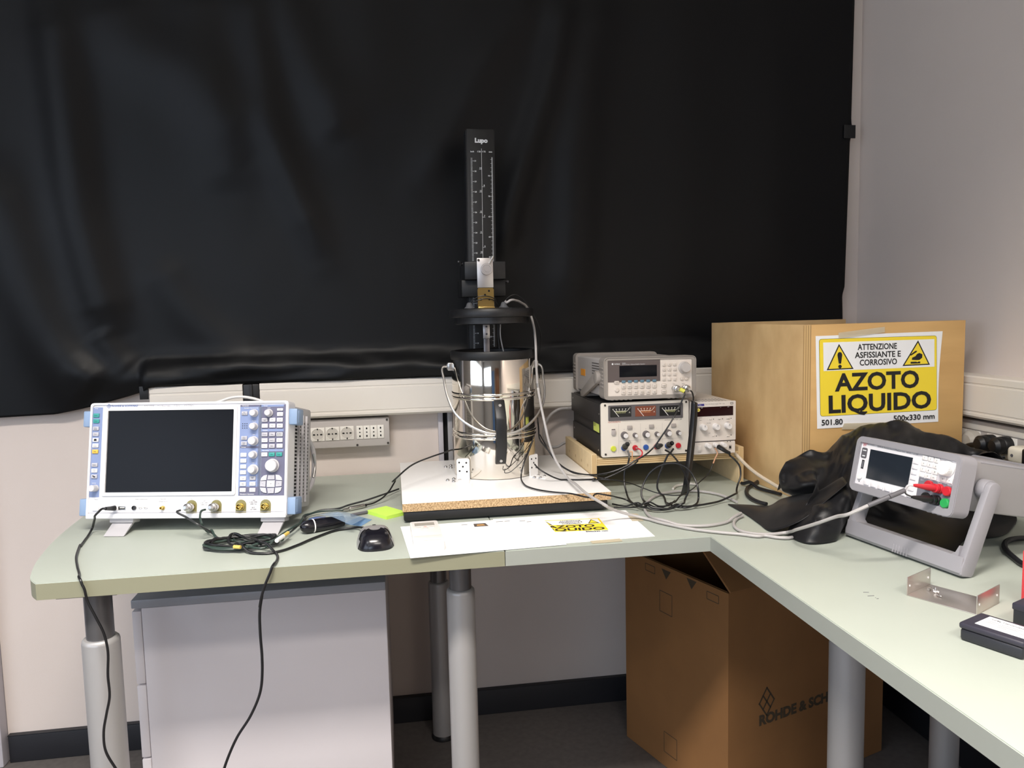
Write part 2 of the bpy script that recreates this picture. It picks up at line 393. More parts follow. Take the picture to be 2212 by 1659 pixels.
trunk('cable_trunking', 'cream cable trunking on the right wall', 'y', -2.3, -.062, 1.0085, .9085)
t = thing('wall_profile', 'grey upright metal profile with dark slot behind steel can', 'wall profile', (-1.268, 0, 0))
b = MB(); b.box(-.02, -.0065, -.022, 0, .60, .9075, GREYT, .001); b.box(.0065, .02, -.022, 0, .60, .9075, mat('grey_metal', (168, 166, 168), .4), .001); b.box(-.0065, .0065, -.006, -.001, .60, .9075, HOLE); b.build('channel', t)

t = thing('socket_unit', 'grey power socket unit on the wall beside the oscilloscope', 'socket unit', (-1.4236, 0, .8225))
b = MB(); b.box(-.335, 0, -.042, 0, 0, .079, PVCG, .004); b.build('housing', t)
def schuko(px, pz, par, face=-.0435):
    b = MB(); b.box(px-.0185, px+.0185, face-.001, -.04, pz-.0185, pz+.0185, SOCK, .0008)
    b.frame([(px+.0175*math.cos(2*PI*k/32), pz+.0175*math.sin(2*PI*k/32)) for k in range(32)], [(px+.0160*math.cos(2*PI*k/32), pz+.0160*math.sin(2*PI*k/32)) for k in range(32)], face-.0022, face, SOCK)
    b.disc(px, pz, .0158, mat('socket_well', (205, 200, 192), .5), face-.0012, 28)
    for (dx, dz, rx_, rz_) in ((-.0095, 0, .0032, .0018), (.0095, 0, .0032, .0018), (0, 0, .0018, .0018), (0, .0148, .0016, .0022), (0, -.0148, .0016, .0026)):
        b.prism([(px+dx+rx_*math.cos(2*PI*k/10), pz+dz+rz_*math.sin(2*PI*k/10)) for k in range(10)], face-.0026, face-.0013, HOLE)
    return b.build('schuko_socket', par)
schuko(-.1545, .040, t); schuko(-.1155, .0405, t); schuko(-.194, .0395, t)
for k in range(4):
    px = -.081+k*.0188
    b = MB(); b.box(px-.009, px+.009, -.0445, -.04, .022, .0585, SOCK, .0008)
    for dz in (-.0105, 0, .0105):
        b.prism([(px+.0021*math.cos(2*PI*q/12), .0405+dz+(.0028 if dz else .0015)*math.sin(2*PI*q/12)) for q in range(12)], -.0452, -.0446, HOLE)
    b.build('italian_socket', t)
for (px, pz) in ((-.0065, .0725), (-.0055, .0075), (-.089, .0055)):
    b = MB(); b.cyl((px, -.044, pz), (px, -.041, pz), .003, mat('screw_dark', (84, 80, 76), .4, metal=.8), seg=14); b.build('screw', t)

# sockets and plugs on the right wall
t = thing('socket_rail', 'white socket rail on the right wall under the trunking', 'socket rail', (0, -.9, .80))
b = MB(); b.box(-.038, 0, -.55, .45, .0, .100, PVCG, .003); b.build('housing', t)
for k, yy in enumerate((.40, .355, .29, .245, .18, .135, .07, .025, -.04)):
    b = MB(); b.box(-.0405, -.037, yy-.0215, yy+.0215, .026, .076, SOCK, .001); b.build('socket_module', t)
b = MB(); b.box(-.0415, -.039, -.55, .45, .079, .092, SOCK, .001); b.build('cover_strip', t)
t = thing('plug', 'clear plastic socket plug beside the crate on right wall', 'plug', (-.041, -.553, .852))
CLR = mat('translucent_plastic', (216, 210, 200), .25, alpha=.6)
b = MB(); b.lathe([(.012, 0), (.025, .001), (.026, .006), (.024, .018), (.016, .026), (.0, .028)], CLR, RM(0) @ Matrix.Rotation(-PI/2, 4, 'Y')); b.build('shell', t)
for i, (yy, zz, lab) in enumerate(((-.607, .855, 'black mains plug nearest the crate on the right wall'), (-.652, .858, 'black mains plug behind the white adapter'))):
    t = thing('mains_plug', lab, 'plug', (-.041, yy, zz), group='black mains plugs')
    b = MB(); b.lathe([(.010, 0), (.0205, 0), (.0205, .016), (.0185, .019), (.0195, .022), (.019, .033), (.012, .040), (0, .041)], BLK, Matrix.Rotation(-PI/2, 4, 'Y'), 28); b.build('body', t)
    b = MB()
    if i == 0: b.tube([(-.022, .004, -.006), (-.026, .03, -.008), (-.028, .055, -.016), (-.030, .09, -.035)], .0045, RUB, radii=(.0075, .004))
    else: b.tube([(-.030, -.004, -.016), (-.034, .004, -.03), (-.034, .012, -.055), (-.032, .006, -.10)], .0045, RUB, radii=(.0075, .004))
    b.build('cord', t)
t = thing('plug_adapter', 'cream plug adapter with black block on right wall', 'plug adapter', (-.05, -.722, .848))
b = MB(); b.box(-.034, .008, -.030, .026, -.019, .019, mat('cream_plastic', (233, 227, 212), .4), .010, 4); b.cyl((-.035, .008, 0), (-.0335, .008, 0), .0035, INKG, seg=12); b.build('body', t)
b = MB(); b.box(-.045, .008, -.075, -.028, -.052, .022, BLK, .005, 3); b.build('power_block', t)
b = MB(); b.tube([(-.036, .024, -.006), (-.052, .042, -.014), (-.060, .062, -.03), (-.055, .085, -.075)], .0042, RUB); b.build('cord', t)

# ---------------------------------------------------------------- desks
def slab(poly, mtop, medge, name, par):
    b = MB(); b.prism(poly, .7103, .74, mtop, 'z'); k = b.mi(medge); b.bm.normal_update()
    for f in b.bm.faces:
        if abs(f.normal.z) < .5: f.material_index = k
    es = [e for e in b.bm.edges if abs(e.verts[0].co.z-.74) < 1e-5 and abs(e.verts[1].co.z-.74) < 1e-5]
    bmesh.ops.bevel(b.bm, geom=es, offset=.0012, segments=2, affect='EDGES')
    return b.build(name, par, 30)
def desk_leg(par, x, y, zc, ru, rl, foot=True):
    b = MB(); b.lathe([(ru, zc-.02), (ru, .7103)], LEGD, seg=32)
    b.lathe([(rl, .012), (rl, zc-.008), (rl-.001, zc-.003), (rl-.004, zc), (ru+.0005, zc+.0005)], LEGM, seg=32)
    if foot: b.lathe([(rl+.004, 0), (rl+.004, .006), (rl, .012)], BLK, seg=32)
    b.box(-.05, .05, -.05, .05, .7063, .7103, LEGD, .001)
    o = b.build('leg', par); o.location = (x, y, 0); return o
t = thing('desk', 'pale green desk leaf with rounded left end and olive edge', 'desk')
arc = spline([(-2.105, -.012, 0), (-2.1215, -.2, 0), (-2.1197, -.3807, 0), (-2.0985, -.5751, 0), (-2.0679, -.7089, 0), (-2.042, -.775, 0), (-2.028, -.7934, 0)], 6)
slab([(-1.2148, -.7934), (-1.2148, -.012)]+[(p.x, p.y) for p in arc], DTOP, DEDGE, 'tabletop', t)
desk_leg(t, -1.9515, -.735, (-1.9476,-0.735,0.6141)[2], .0235, .032)
desk_leg(t, -1.2895, -.665, (-1.289,-0.69,0.6288)[2], .0225, .0288)
desk_leg(t, -1.3060, -.106, .45, .0225, .0288)
t = thing('corner_desk', 'pale green corner desk leaf with grey edge under the crate', 'desk')
slab([(-.004, -.012), (-1.2135, -.012), (-1.2135, -.7934), (-.8094, -.7934), (-.8094, -2.6), (-.004, -2.6)], DTOP, DEDGE2, 'tabletop', t)
desk_leg(t, -.640, -.99, .60, .0235, .030); desk_leg(t, -.215, -.70, .60, .0235, .030)

# ---------------------------------------------------------------- drawer cabinet under the desk
t = thing('drawer_cabinet', 'light grey drawer cabinet under the rounded desk leaf', 'cabinet', (-1.4418, -.55, 0))
CW, CT = .497, .613
b = MB(); b.box(-CW, 0, 0, .42, .06, CT-.018, CABM, .002); b.box(-CW-.019, 0, -.001, .42, CT-.0178, CT, mat('cabinet_top', (150, 152, 158), .35), .002); b.build('carcass', t)
zs = [.065, .155, (-1.9822,-0.55,0.2706)[2], (-1.9798,-0.55,0.431)[2], CT-.0225]
for z0, z1 in zip(zs, zs[1:]):
    b = MB(); b.box(-CW-.019, -CW-.001, .001, .418, z0+.002, z1-.002, CABM, .002); b.build('drawer_front', t)
for (x, y) in ((-.45, .04), (-.05, .04), (-.45, .38), (-.05, .38)):
    b = MB(); b.cyl((x-.012, y, .027), (x+.012, y, .027), .027, BLK, bev=.003); b.box(x-.014, x+.014, y-.012, y+.012, .03, .0605, BLK, .002); b.build('castor', t)

# ---------------------------------------------------------------- cardboard box
t = thing('cardboard_box', 'tall open brown cardboard box standing under the corner desk', 'cardboard box', (-.6745, -.5798, 0), RM(19))
BW, BD, BH, TH = .54, .395, .535, .005
b = MB()
b.box(0, BW, 0, TH, .001, BH, CARD); b.box(0, TH, TH, BD, .001, BH, CARD); b.box(BW-TH, BW, TH, BD, .001, BH, CARD); b.box(TH, BW-TH, BD-TH, BD, .001, BH, CARD); b.box(TH, BW-TH, TH, BD-TH, .001, .006, CARD)
def sq(y0, z0, y1, z1):  # printed outline on the left face
    for (p, q) in (((y0, z0), (y1, z0)), ((y1, z0), (y1, z1)), ((y1, z1), (y0, z1)), ((y0, z1), (y0, z0))):
        a_, c_ = Vector(p), Vector(q); d = (c_-a_).normalized(); n_ = Vector((-d.y, d.x))*.0009
        b.quad([(-.0004, v.x, v.y) for v in (a_-n_, c_-n_, c_+n_, a_+n_)], CARDI)
sq(0.2467,0.4665, 0.1984,0.4123); sq(0.2317,0.0951, 0.1815,0.0409); sq(0.0713,0.5194, 0.0318,0.5011); sq(0.3056,0.521, 0.2661,0.5031)
for (y_, z_) in ((0.2207,0.5139), (0.1253,0.5183)):
    b.quad([(-.0005, y_-.018, z_+.012), (-.0005, y_+.018, z_+.012), (-.0005, y_, z_-.012)], CARDI)
x_, z_ = 0.1211,0.2482
for s_ in (1, .82, ):
    pass
dm = [(0, .034), (.024, 0), (0, -.034), (-.024, 0)]
b.strip([(x_+p[0], z_+p[1]) for p in dm+dm[:1]], .004, CARDI, -.0006)
b.strip([(x_+(dm[0][0]+dm[1][0])/2, z_+(dm[0][1]+dm[1][1])/2), (x_+(dm[2][0]+dm[3][0])/2, z_+(dm[2][1]+dm[3][1])/2)], .004, CARDI, -.0006)
b.strip([(x_+(dm[0][0]+dm[3][0])/2, z_+(dm[0][1]+dm[3][1])/2), (x_+(dm[2][0]+dm[1][0])/2, z_+(dm[2][1]+dm[1][1])/2)], .004, CARDI, -.0006)
x_, z_ = 0.0961,0.1942
b.text('ROHDE & SCHWARZ', x_, z_, .024, CARDI, -.0006, bold=.05, sx=1.06)
b.build('body', t)
b = MB(); FL = .17; d_ = Vector((0, .78, .62))
b.prism([(0, 0), (FL*.78, FL*.62), (FL*.78-.003, FL*.62+.004), (-.003, .004)], .004, BW-.004, CARD, 'x', M=Matrix.Translation((0, 0, BH))); b.build('flap', t)
b = MB(); b.prism([(0, 0), (.30, -.17), (.302, -.166), (.002, .004)], .012, BD-.01, CARD, 'y', M=Matrix.Translation((.006, 0, BH-.004))); b.build('flap', t)

# ---------------------------------------------------------------- oscilloscope
SCW = mat('scope_white', (236, 235, 238), 0.42); SCG = mat('scope_grey', (186, 184, 187), 0.5)
SBL = mat('scope_blue', (134, 150, 190), 0.5); SDK = mat('scope_slate', (106, 106, 130), 0.5); SBUMP = mat('scope_bumper_blue', (140, 164, 196), 0.45)
KEYW = mat('key_white', (242, 241, 243), 0.4); KEYG = mat('key_grey', (190, 189, 196), 0.4); KEYT = mat('key_teal', (58, 158, 150), 0.4); KEYY = mat('key_amber', (238, 190, 78), 0.4)
SCREEN = mat('dark_screen', (20, 21, 25), 0.22, spec=0.12); KNOB = mat('knob_grey', (205, 204, 208), 0.4)
CONN = mat('connector_gold', (198, 172, 98), 0.28, metal=1.0); OLIVE = mat('connector_plate', (134, 128, 82), 0.45)
sc = thing('oscilloscope', 'white bench oscilloscope with large dark screen on rounded desk leaf', 'oscilloscope', (-1.8487, -.5169, .7695), RM(-11.07, -11.43, .27))
b = MB(); b.prism(rr(-.214, .214, 0, .2447, .007), 0, .042, SCW, 'y')
b.frame(rr(-.2135, .2135, .001, .2442, .0065), rr(-.209, .209, .005, .2402, .005), -.003, 0, SCW)
x0, z1 = -0.1799,0.2337; x1, z0 = 0.1024,0.0489
b.frame(rr(x0-.002, x1+.002, z0-.001, z1+.002, .004), rr(x0+.005, x1-.005, z0+.005, z1-.006, .002), -.0035, 0, SCW)
x0, z0 = -0.2139,0.0128; b.box(-.2135, .2135, -.0012, 0, z0-.0004, z0+.0006, SCG)
b.box(-.2135, .2135, -.0045, 0, .0005, z0-.002, SCW, .002)
LG = mat('logo_blue', (92, 116, 168), .6)
x, z = -0.1665,0.2358; b.text('ROHDE & SCHWARZ', x, z, .0036, LG, -.0037, bold=.03, wid=.0565)
x, z = -0.1732,0.2375
b.strip([(x-.0045, z), (x, z+.0045), (x+.0045, z), (x, z-.0045), (x-.0045, z)], .0009, LG, -.0037); b.strip([(x-.0022, z-.0022), (x+.0022, z+.0022)], .0008, LG, -.0037); b.strip([(x-.0022, z+.0022), (x+.0022, z-.0022)], .0008, LG, -.0037)
x, z = -0.0966,0.2355; b.text('RTO2024', x, z, .0030, INKG, -.0037, wid=.0205)
x, z = -0.0686,0.2353; b.text('Oscilloscope', x, z, .0030, INKG, -.0037, wid=.0285)
x, z = -0.0323,0.2352; b.text('2 GHz', x, z, .0030, INKG, -.0037, wid=.013)
x, z = -0.0107,0.2354; b.text('10 GSa/s', x, z, .0030, INKG, -.0037, wid=.020)
for ((x, z), s_) in [((-0.1937,0.0399), 'Power'), ((-0.0966,0.0397), 'Probe Compensation'), ((-0.0497,0.0397), 'Aux Out'), ((-0.0495,0.0344), '(Output 50 \u03a9)'), ((0.0112,0.0398), 'Ch 1'), ((0.0638,0.0402), 'Ch 2'), ((0.1164,0.0401), 'Ch 3'), ((0.1691,0.0403), 'Ch 4'), ((0.0377,0.0345), '1 M\u03a9'), ((0.0378,0.0307), '\u2264150 V RMS'), ((0.038,0.027), '\u2264200 V pk'), ((0.1427,0.0348), '1 M\u03a9'), ((0.1428,0.0313), '\u2264150 V RMS'), ((0.1429,0.0275), '\u2264200 V pk'), ((0.1431,0.0199), '50 \u03a9'), ((0.1432,0.0162), '\u22645 V RMS'), ((0.1426,0.0352), '1 M\u03a9'), ((0.1427,0.0317), '\u2264150 V RMS'), ((0.1428,0.0279), '\u2264200 V pk'), ((0.143,0.0203), '50 \u03a9'), ((0.1431,0.0166), '\u22645 V RMS')]:
    b.text(s_, x, z, .0022, INKG, -.0006, ax='CENTER')
b.build('front_bezel', sc)
b = MB(); b.box(-.207, .2065, .042, .185, .014, .238, SCG, .006)
y0, z1 = 0.0661,0.2211; y1, z0 = 0.2071,0.0221
y0, y1, z0, z1 = .058, .165, .040, .206
b.box(.2066, .2069, y0, y1, z0, z1, HOLE)
for k in range(22): z = z0+(z1-z0)*k/21; b.box(.2066, .2078, y0, y1, z-.0016, z+.0016, SCG)
for k in range(5): y = y0+(y1-y0)*k/4; b.box(.2066, .208, y-.0045, y+.0045, z0, z1, SCG)
for k in (1, 2, 3): y = y0+(y1-y0)*k/4; b.box(.2066, .212, y-.0022, y+.0022, z0-.014, z1+.014, SCG, .001)
b.build('body', sc)
x0, z1 = -0.1744,0.2278; x1, z0 = 0.0998,0.0552
b = MB(); b.prism(rr(x0, x1, z0, z1, .001), -.0008, .001, SCREEN, 'y'); b.build('screen', sc)
PB = {'L': MB(), 'R': MB()}
def area_(k, c0, c1, m, y0=-.0006, y1=.0005): PB[k].box(c0[0], c1[0], y0, y1, c1[1], c0[1], m)
area_('L', (-0.2096,0.2355), (-0.188,0.0454), SBL)
area_('R', (0.11,0.2368), (0.1542,0.0461), SBL); area_('R', (0.1498,0.2368), (0.1579,0.0464), mat('scope_blue_light', (172, 182, 206), .5)); area_('R', (0.1536,0.2368), (0.2077,0.0459), SDK)
def bar(c0, c1, m): area_('R', c0, c1, m, -.0011, -.0005)
bar((0.1103,0.2368), (0.1534,0.2326), SDK); bar((0.1553,0.2365), (0.2038,0.2319), SBL); bar((0.1562,0.1849), (0.2041,0.1798), SBL); bar((0.1569,0.1426), (0.2047,0.1377), SBL); bar((0.1118,0.1492), (0.1519,0.1453), SDK); bar((0.1115,0.0645), (0.1529,0.0464), SDK)
for (k, (x, z), s_, h_) in (('R', (0.1145,0.2336), 'Horizontal', .0022), ('R', (0.1186,0.2286), 'Resolution  Record Length', .0019), ('R', (0.16,0.233), 'Trigger', .0022), ('R', (0.1687,0.2287), 'Levels', .0018), ('R', (0.1594,0.1811), 'Analysis', .0023), ('R', (0.1596,0.1387), 'Navigation', .0023), ('R', (0.1143,0.1462), 'Vertical', .0022), ('R', (0.114,0.048), 'Waveform Generator', .0024), ('R', (0.1364,0.2013), 'Position', .0018), ('R', (0.1384,0.1728), 'Scale', .0018), ('R', (0.1382,0.1133), 'Scale', .0018), ('L', (-0.2053,0.2322), 'Setup', .0022), ('L', (-0.2041,0.0742), 'Intensity', .0018)):
    PB[k].text(s_, x, z, h_, INKW, -.0014, bold=.02)
x, z = 0.1208,0.1921
for i in range(3):
    for j in range(3): PB['R'].disc(x+(i-1)*.0045, z+(j-1)*.0045, .0011, INK, -.0009, 10)
PB['L'].build('button_strip', sc); PB['R'].build('control_panel', sc)
def button(par, c, wd, ht, m, txt='', ink=INK, th=.0026, ts=.0019, y=-.0006, r=None, name='button', icon=()):
    b = MB(); x, z = c; y_ = y-th-.0003
    for (u0, u1, v0, v1) in icon: b.quad([(x+u0, y_, z+v0), (x+u1, y_, z+v0), (x+u1, y_, z+v1), (x+u0, y_, z+v1)], INK)
    b.box(x-wd/2, x+wd/2, y-th, y, z-ht/2, z+ht/2, m, r or .0009)
    if txt:
        ls = txt.split('|')
        for i, s_ in enumerate(ls): b.text(s_, x, z-ts/2+(len(ls)-1)*ts*.75-i*ts*1.5, ts, ink, y-th-.0003, ax='CENTER')
    return b.build(name, par)
def knob(par, c, rb, rf, L, m=KNOB, y=-.0006, skirt=True, name='knob', pointer=None, ribs=0):
    b = MB(); x, z = c; M = Matrix.Translation((x, y, z)) @ Matrix.Rotation(PI/2, 4, 'X')
    pr = [(rb, 0), (rb, L*.18), (rb-.0006, L*.22)] if skirt else []
    pr += [(rf+(rb-rf)*.25, L*.26), (rf, L-.001), (rf-.0008, L), (0, L)]
    b.lathe(pr, m, M, 32)
    for k in range(ribs):
        a = 2*PI*k/ribs; b.cyl((x+rf*1.0*math.cos(a), y-L*.3, z+rf*math.sin(a)), (x+rf*math.cos(a), y-L*.93, z+rf*math.sin(a)), .0005, m, seg=6)
    if pointer: b.box(x-.0005, x+.0005, y-L-.0003, y-L, z+rf*.2, z+rf*.9, pointer, M=None)
    return b.build(name, par)
BW_, BH_ = .0128, .0083
for (c, m, s_) in (((0.196,0.2257), KEYW, "Trig'd"), ((0.1962,0.2159), KEYW, 'Run|Stop'), ((0.1636,0.2041), KEYG, 'Trigger'), ((0.1802,0.2042), KEYW, '50%'), ((0.1959,0.204), KEYW, 'Single'), ((0.1641,0.1917), KEYW, 'Source'), ((0.1803,0.1917), KEYW, 'Slope'), ((0.1961,0.1915), KEYW, 'Mode'), ((0.1642,0.1735), KEYG, 'Cursor'), ((0.1801,0.1736), KEYG, 'Meas'), ((0.1961,0.1734), KEYW, '#g'), ((0.1643,0.1613), KEYW, 'Zoom'), ((0.1801,0.1612), KEYG, 'Search'), ((0.1963,0.1613), KEYW, 'History'), ((0.1644,0.149), KEYW, 'Protocol'), ((0.1801,0.1491), KEYG, 'Mask'), ((0.1966,0.1493), KEYW, 'FFT'), ((0.1646,0.1315), KEYW, 'Esc'), ((0.1802,0.1314), KEYT, 'Undo'), ((0.196,0.1315), KEYT, 'Redo'),
  ((0.12,0.2187), KEYG, 'Res|Rec Len'), ((0.1205,0.1665), KEYG, 'Horiz|zontal'), ((0.1205,0.1552), KEYG, 'Acqui|sition'), ((0.1201,0.1311), KEYW, 'Ch 1'), ((0.12,0.1188), KEYW, 'Ch 2'), ((0.1201,0.1065), KEYW, 'Ch 3'), ((0.1201,0.0945), KEYW, 'Ch 4'), ((0.1203,0.0822), KEYW, 'Logic'), ((0.1204,0.0701), KEYW, 'Signal|Off'), ((0.1407,0.0825), KEYG, 'Ref'), ((0.1407,0.0705), KEYW, 'Math'), ((0.1203,0.0578), KEYW, 'Gen 1'), ((0.1408,0.0578), KEYW, 'Gen 2'),
  ((-0.2007,0.2182), KEYT, 'Preset'), ((-0.2003,0.2061), KEYT, 'Force'), ((-0.2005,0.1903), KEYG, 'Save|Recall'), ((-0.2003,0.1782), KEYG, 'Print'), ((-0.2,0.1661), KEYW, '#c'), ((-0.1998,0.1541), KEYW, 'Quick|Action'), ((-0.1998,0.1415), KEYY, 'Help'), ((-0.1998,0.1134), KEYG, 'Display'), ((-0.1997,0.1012), KEYW, 'Touch|Lock'), ((-0.1996,0.089), KEYG, '#p')):
    ic = {'#c': [(-.003, .003, -.0022, .0018), (-.0012, .0012, .0018, .0026)], '#g': [(-.0042+i*.0032, -.0022+i*.0032, -.0024+j*.003, -.0004+j*.003) for i in range(3) for j in range(2)], '#p': [(-.003, -.0005, .0, .002), (-.001, .003, -.002, .0005)]}.get(s_, ())
    o = button(sc, c, BW_, BH_ if s_ != "Trig'd" else .0052, m, '' if ic else s_, icon=ic)
for (c, rb, rf, L) in (((0.141,0.2188), .0082, .0066, .015), ((0.1413,0.1909), .0082, .0066, .015), ((0.141,0.1602), .0100, .0082, .015), ((0.1412,0.1312), .0084, .0064, .015), ((0.1419,0.1004), .0108, .0078, .016), ((0.1725,0.2188), .0084, .0064, .014), ((0.1822,0.1082), .0142, .0122, .0135), ((-0.1959,0.0643), .0072, .0068, .018)):
    knob(sc, c, rb, rf, L)
ox, oz = 0.1801,0.0702; k_ = .0001333
def pk(pts, m, txt=''):
    b = MB(); q = [(ox+(x-575)*k_, oz-(y-1395)*k_) for x, y in pts]; b.prism(q, -.0032, -.0006, m, 'y')
    if txt: b.text(txt, sum(p[0] for p in q)/len(q), sum(p[1] for p in q)/len(q)-.001, .002, INK, -.0035, ax='CENTER')
    b.build('button', sc)
pk([(512, 1342), (635, 1342), (632, 1444), (510, 1444)], KEYW, 'OK')
pk([(528, 1258), (628, 1256), (630, 1326), (520, 1328)], KEYG, '^'); pk([(518, 1460), (630, 1458), (620, 1540), (530, 1542)], KEYG, 'v')
pk([(402, 1350), (492, 1348), (488, 1442), (400, 1434)], KEYG, '<'); pk([(655, 1348), (748, 1350), (744, 1430), (650, 1440)], KEYG, '>')
pk([(510, 1256), (498, 1334), (408, 1340), (422, 1300), (460, 1266)], KEYW, '\u2190'); pk([(648, 1254), (700, 1262), (738, 1298), (748, 1338), (655, 1332)], KEYW, '\u2192')
pk([(404, 1452), (490, 1458), (505, 1536), (460, 1528), (420, 1500)], KEYW, '+'); pk([(648, 1456), (746, 1448), (730, 1500), (690, 1530), (640, 1538)], KEYW, '-')
def bnc_plate(c, lit):
    b = MB(); x, z = c; pl = [(x-.0112, z-.0155), (x+.0112, z-.0155), (x+.0112, z+.004)]+[(x+.0112*math.cos(a), z+.004+.0105*math.sin(a)) for a in [PI*k/12 for k in range(1, 12)]]+[(x-.0112, z+.004)]
    b.prism(pl, -.0008, .0005, OLIVE, 'y')
    for k in range(6): b.box(x-.0065+k*.0022, x-.0055+k*.0022, -.0016, -.0006, z-.0138, z-.0122, CONN)
    M = Matrix.Translation((x, -.0006, z)) @ Matrix.Rotation(PI/2, 4, 'X')
    b.lathe([(.0078, 0), (.0078, .003), (.0062, .0032), (.0062, .013), (.0052, .013), (.0050, .004), (.0022, .004), (.0022, .012), (.0012, .012), (0, .011)], CONN, M, 28)
    b.cyl((x-.0075, -.0095, z), (x+.0075, -.0095, z), .0012, CONN, seg=8)
    return b.build('input_connector', sc)
CH = [(0.0117,0.0235), (0.0643,0.0235), (0.1168,0.0234), (0.169,0.0236)]
for c in CH: bnc_plate(c, 0)
b = MB(); x, z = -0.137,0.0223; b.frame(rr(x-.0078, x+.0078, z-.0036, z+.0036, .0004), rr(x-.0066, x+.0066, z-.0025, z+.0025, .0002), -.0014, .0004, STEEL); b.box(x-.0066, x+.0066, -.0006, .0003, z-.0025, z+.0025, HOLE); b.box(x-.0052, x+.0052, -.0011, -.0006, z-.0002, z+.0018, WHITE); b.build('usb_port', sc)
x, z = -0.1599,0.0224; b = MB(); b.frame(rr(x-.0078, x+.0078, z-.0036, z+.0036, .0004), rr(x-.0066, x+.0066, z-.0025, z+.0025, .0002), -.0014, .0004, STEEL); b.box(x-.0066, x+.0066, -.0006, .0003, z-.0025, z+.0025, HOLE); b.build('usb_port', sc)
x, z = -0.1934,0.0221; b = MB(); b.box(x-.0068, x+.0068, -.0045, -.0004, z-.0046, z+.0046, KEYW, .001); b.build('power_button', sc)
x, z = -0.111,0.0226; b = MB(); M = Matrix.Translation((x, -.0004, z)) @ Matrix.Rotation(PI/2, 4, 'X'); b.lathe([(.0046, 0), (.0046, .003), (.0034, .0032), (.0028, .001), (.0012, .001), (0, .001)], mat('socket_black', (40, 40, 42), .4), M, 20); b.build('ground_socket', sc)
for c in ((-0.0973,0.0223), (-0.0857,0.0226)):
    b = MB(); x, z = c; b.cyl((x-.003, -.004, z+.001), (x+.003, -.004, z+.001), .0008, STEEL, seg=8); b.cyl((x-.003, -.004, z+.001), (x-.003, 0, z-.001), .0007, STEEL, seg=8); b.cyl((x+.003, -.004, z+.001), (x+.003, 0, z-.001), .0007, STEEL, seg=8); b.build('probe_terminal', sc)
x, z = -0.0495,0.022; b = MB(); M = Matrix.Translation((x, -.0004, z)) @ Matrix.Rotation(PI/2, 4, 'X'); b.lathe([(.0046, 0), (.0046, .0025), (.0032, .0027), (.0032, .010), (.0022, .010), (.0020, .004), (0, .004)], CONN, M, 20); b.build('aux_connector', sc)
for sx in (-1, 1):
    for (za, zb) in ((.194, .228), (.006, .042)):
        b = MB(); b.box(*sorted((sx*.2136, sx*.2315)), .002, .046, za, zb, SBUMP, .0025); b.box(*sorted((sx*.2300, sx*.2325)), .010, .038, za+.004, zb-.004, SBUMP, .001); b.build('corner_bumper', sc)
for (c0, c1, hx) in ((((-0.162,-0.0231,-0.0355)), ((-0.1189,-0.0233,-0.0354)), (-0.166,-0.0072)), (((0.162,-0.0259,-0.0346)), ((0.2035,-0.0262,-0.0344)), (0.165,-0.0075))):
    b = MB(); cx = (c0[0]+c1[0])/2; yb = (c0[1]+c1[1])/2; zb = (c0[2]+c1[2])/2; w_ = .0215
    b.box(cx-.026, cx+.026, .004, .034, -.0085, .004, SCG, .0025)
    b.prism([(yb, zb+.0012), (yb+.004, zb+.0022), (.026, -.004), (.016, -.004)], cx-w_, cx+w_, SCG, 'x'); b.build('folding_foot', sc)
for sx in (-1, 1):
    b = MB(); b.box(sx*.15-.02, sx*.15+.02, .12, .155, .0035, .018, SCG, .002); b.build('rear_foot', sc)
b = MB(); b.tube([(.199, .180, .172), (.204, .205, .150), (.205, .217, .108), (.204, .205, .066), (.199, .180, .046)], .0055, SCG, seg=10); b.build('carry_handle', sc)
b = MB(); b.tube([(.207, .203, .135), (.208, .214, .108), (.207, .206, .080)], .0028, STEEL, seg=8); b.build('rear_connector', sc)

# ---------------------------------------------------------------- copy stand
MELA = mat('melamine_white', (244, 243, 242), 0.35); CHIP = mat('chipboard_edge', (214, 184, 142), 0.85, var=.35, scale=330, rgb2=(132, 104, 70))
ST = thing('copy_stand', 'copy stand with white chipboard base and black scaled column', 'copy stand', (-1.166, -.325, .74))
def W2(p):
    x, y, z = p; return (x+1.166, y+.325, z-.74)
x0, x1, y0, y1 = -1.3995, -.9420, -.5618, -.1030
b = MB(); b.box(x0+1.166, x1+1.166, y0+.325, y1+.325, .0255, .0428, CHIP); b.box(x0+1.166, x1+1.166, y0+.325, y1+.325, .0429, .0440, MELA, .0003); b.build('baseboard', ST)
b = MB(); b.box(x0+1.168, x1+1.159, y0+.327, y1+.32, .004, .0253, BLKS, .004)
b.build('base_frame', ST)
for (sx, sy) in ((x0+.05, y0+.04), (x1-.05, y0+.03), (x0+.05, y1-.05), (x1-.05, y1-.05)):
    b = MB(); b.cyl((sx+1.166, sy+.325, 0), (sx+1.166, sy+.325, .0045), .014, BLK, bev=.001); b.build('rubber_foot', ST)
YC = -.175
xt, zt = (-1.2013,-0.175,1.6498)[0], (-1.2013,-0.175,1.6498)[2]; xb = (-1.2084,-0.175,1.0907)[0]; zb = (-1.2084,-0.175,1.0907)[2]
tl = math.atan2(xb-xt, zt-zb); zbase = .784
MC = Matrix.Translation((xb+(zb-zbase)*math.tan(tl)+1.166, YC+.325, zbase-.74)) @ Matrix.Rotation(-tl, 4, 'Y')
H_ = (zt-zbase)/math.cos(tl)
b = MB(); b.box(0, .0705, 0, .052, 0, H_, BLKS, .0012, M=MC); b.box(.0705, .0725, .004, .05, 0, H_-.002, BLK, M=MC); b.box(-.002, 0, .004, .05, 0, H_-.002, BLK, M=MC)
def zz(z): return (z-zbase)/math.cos(tl)
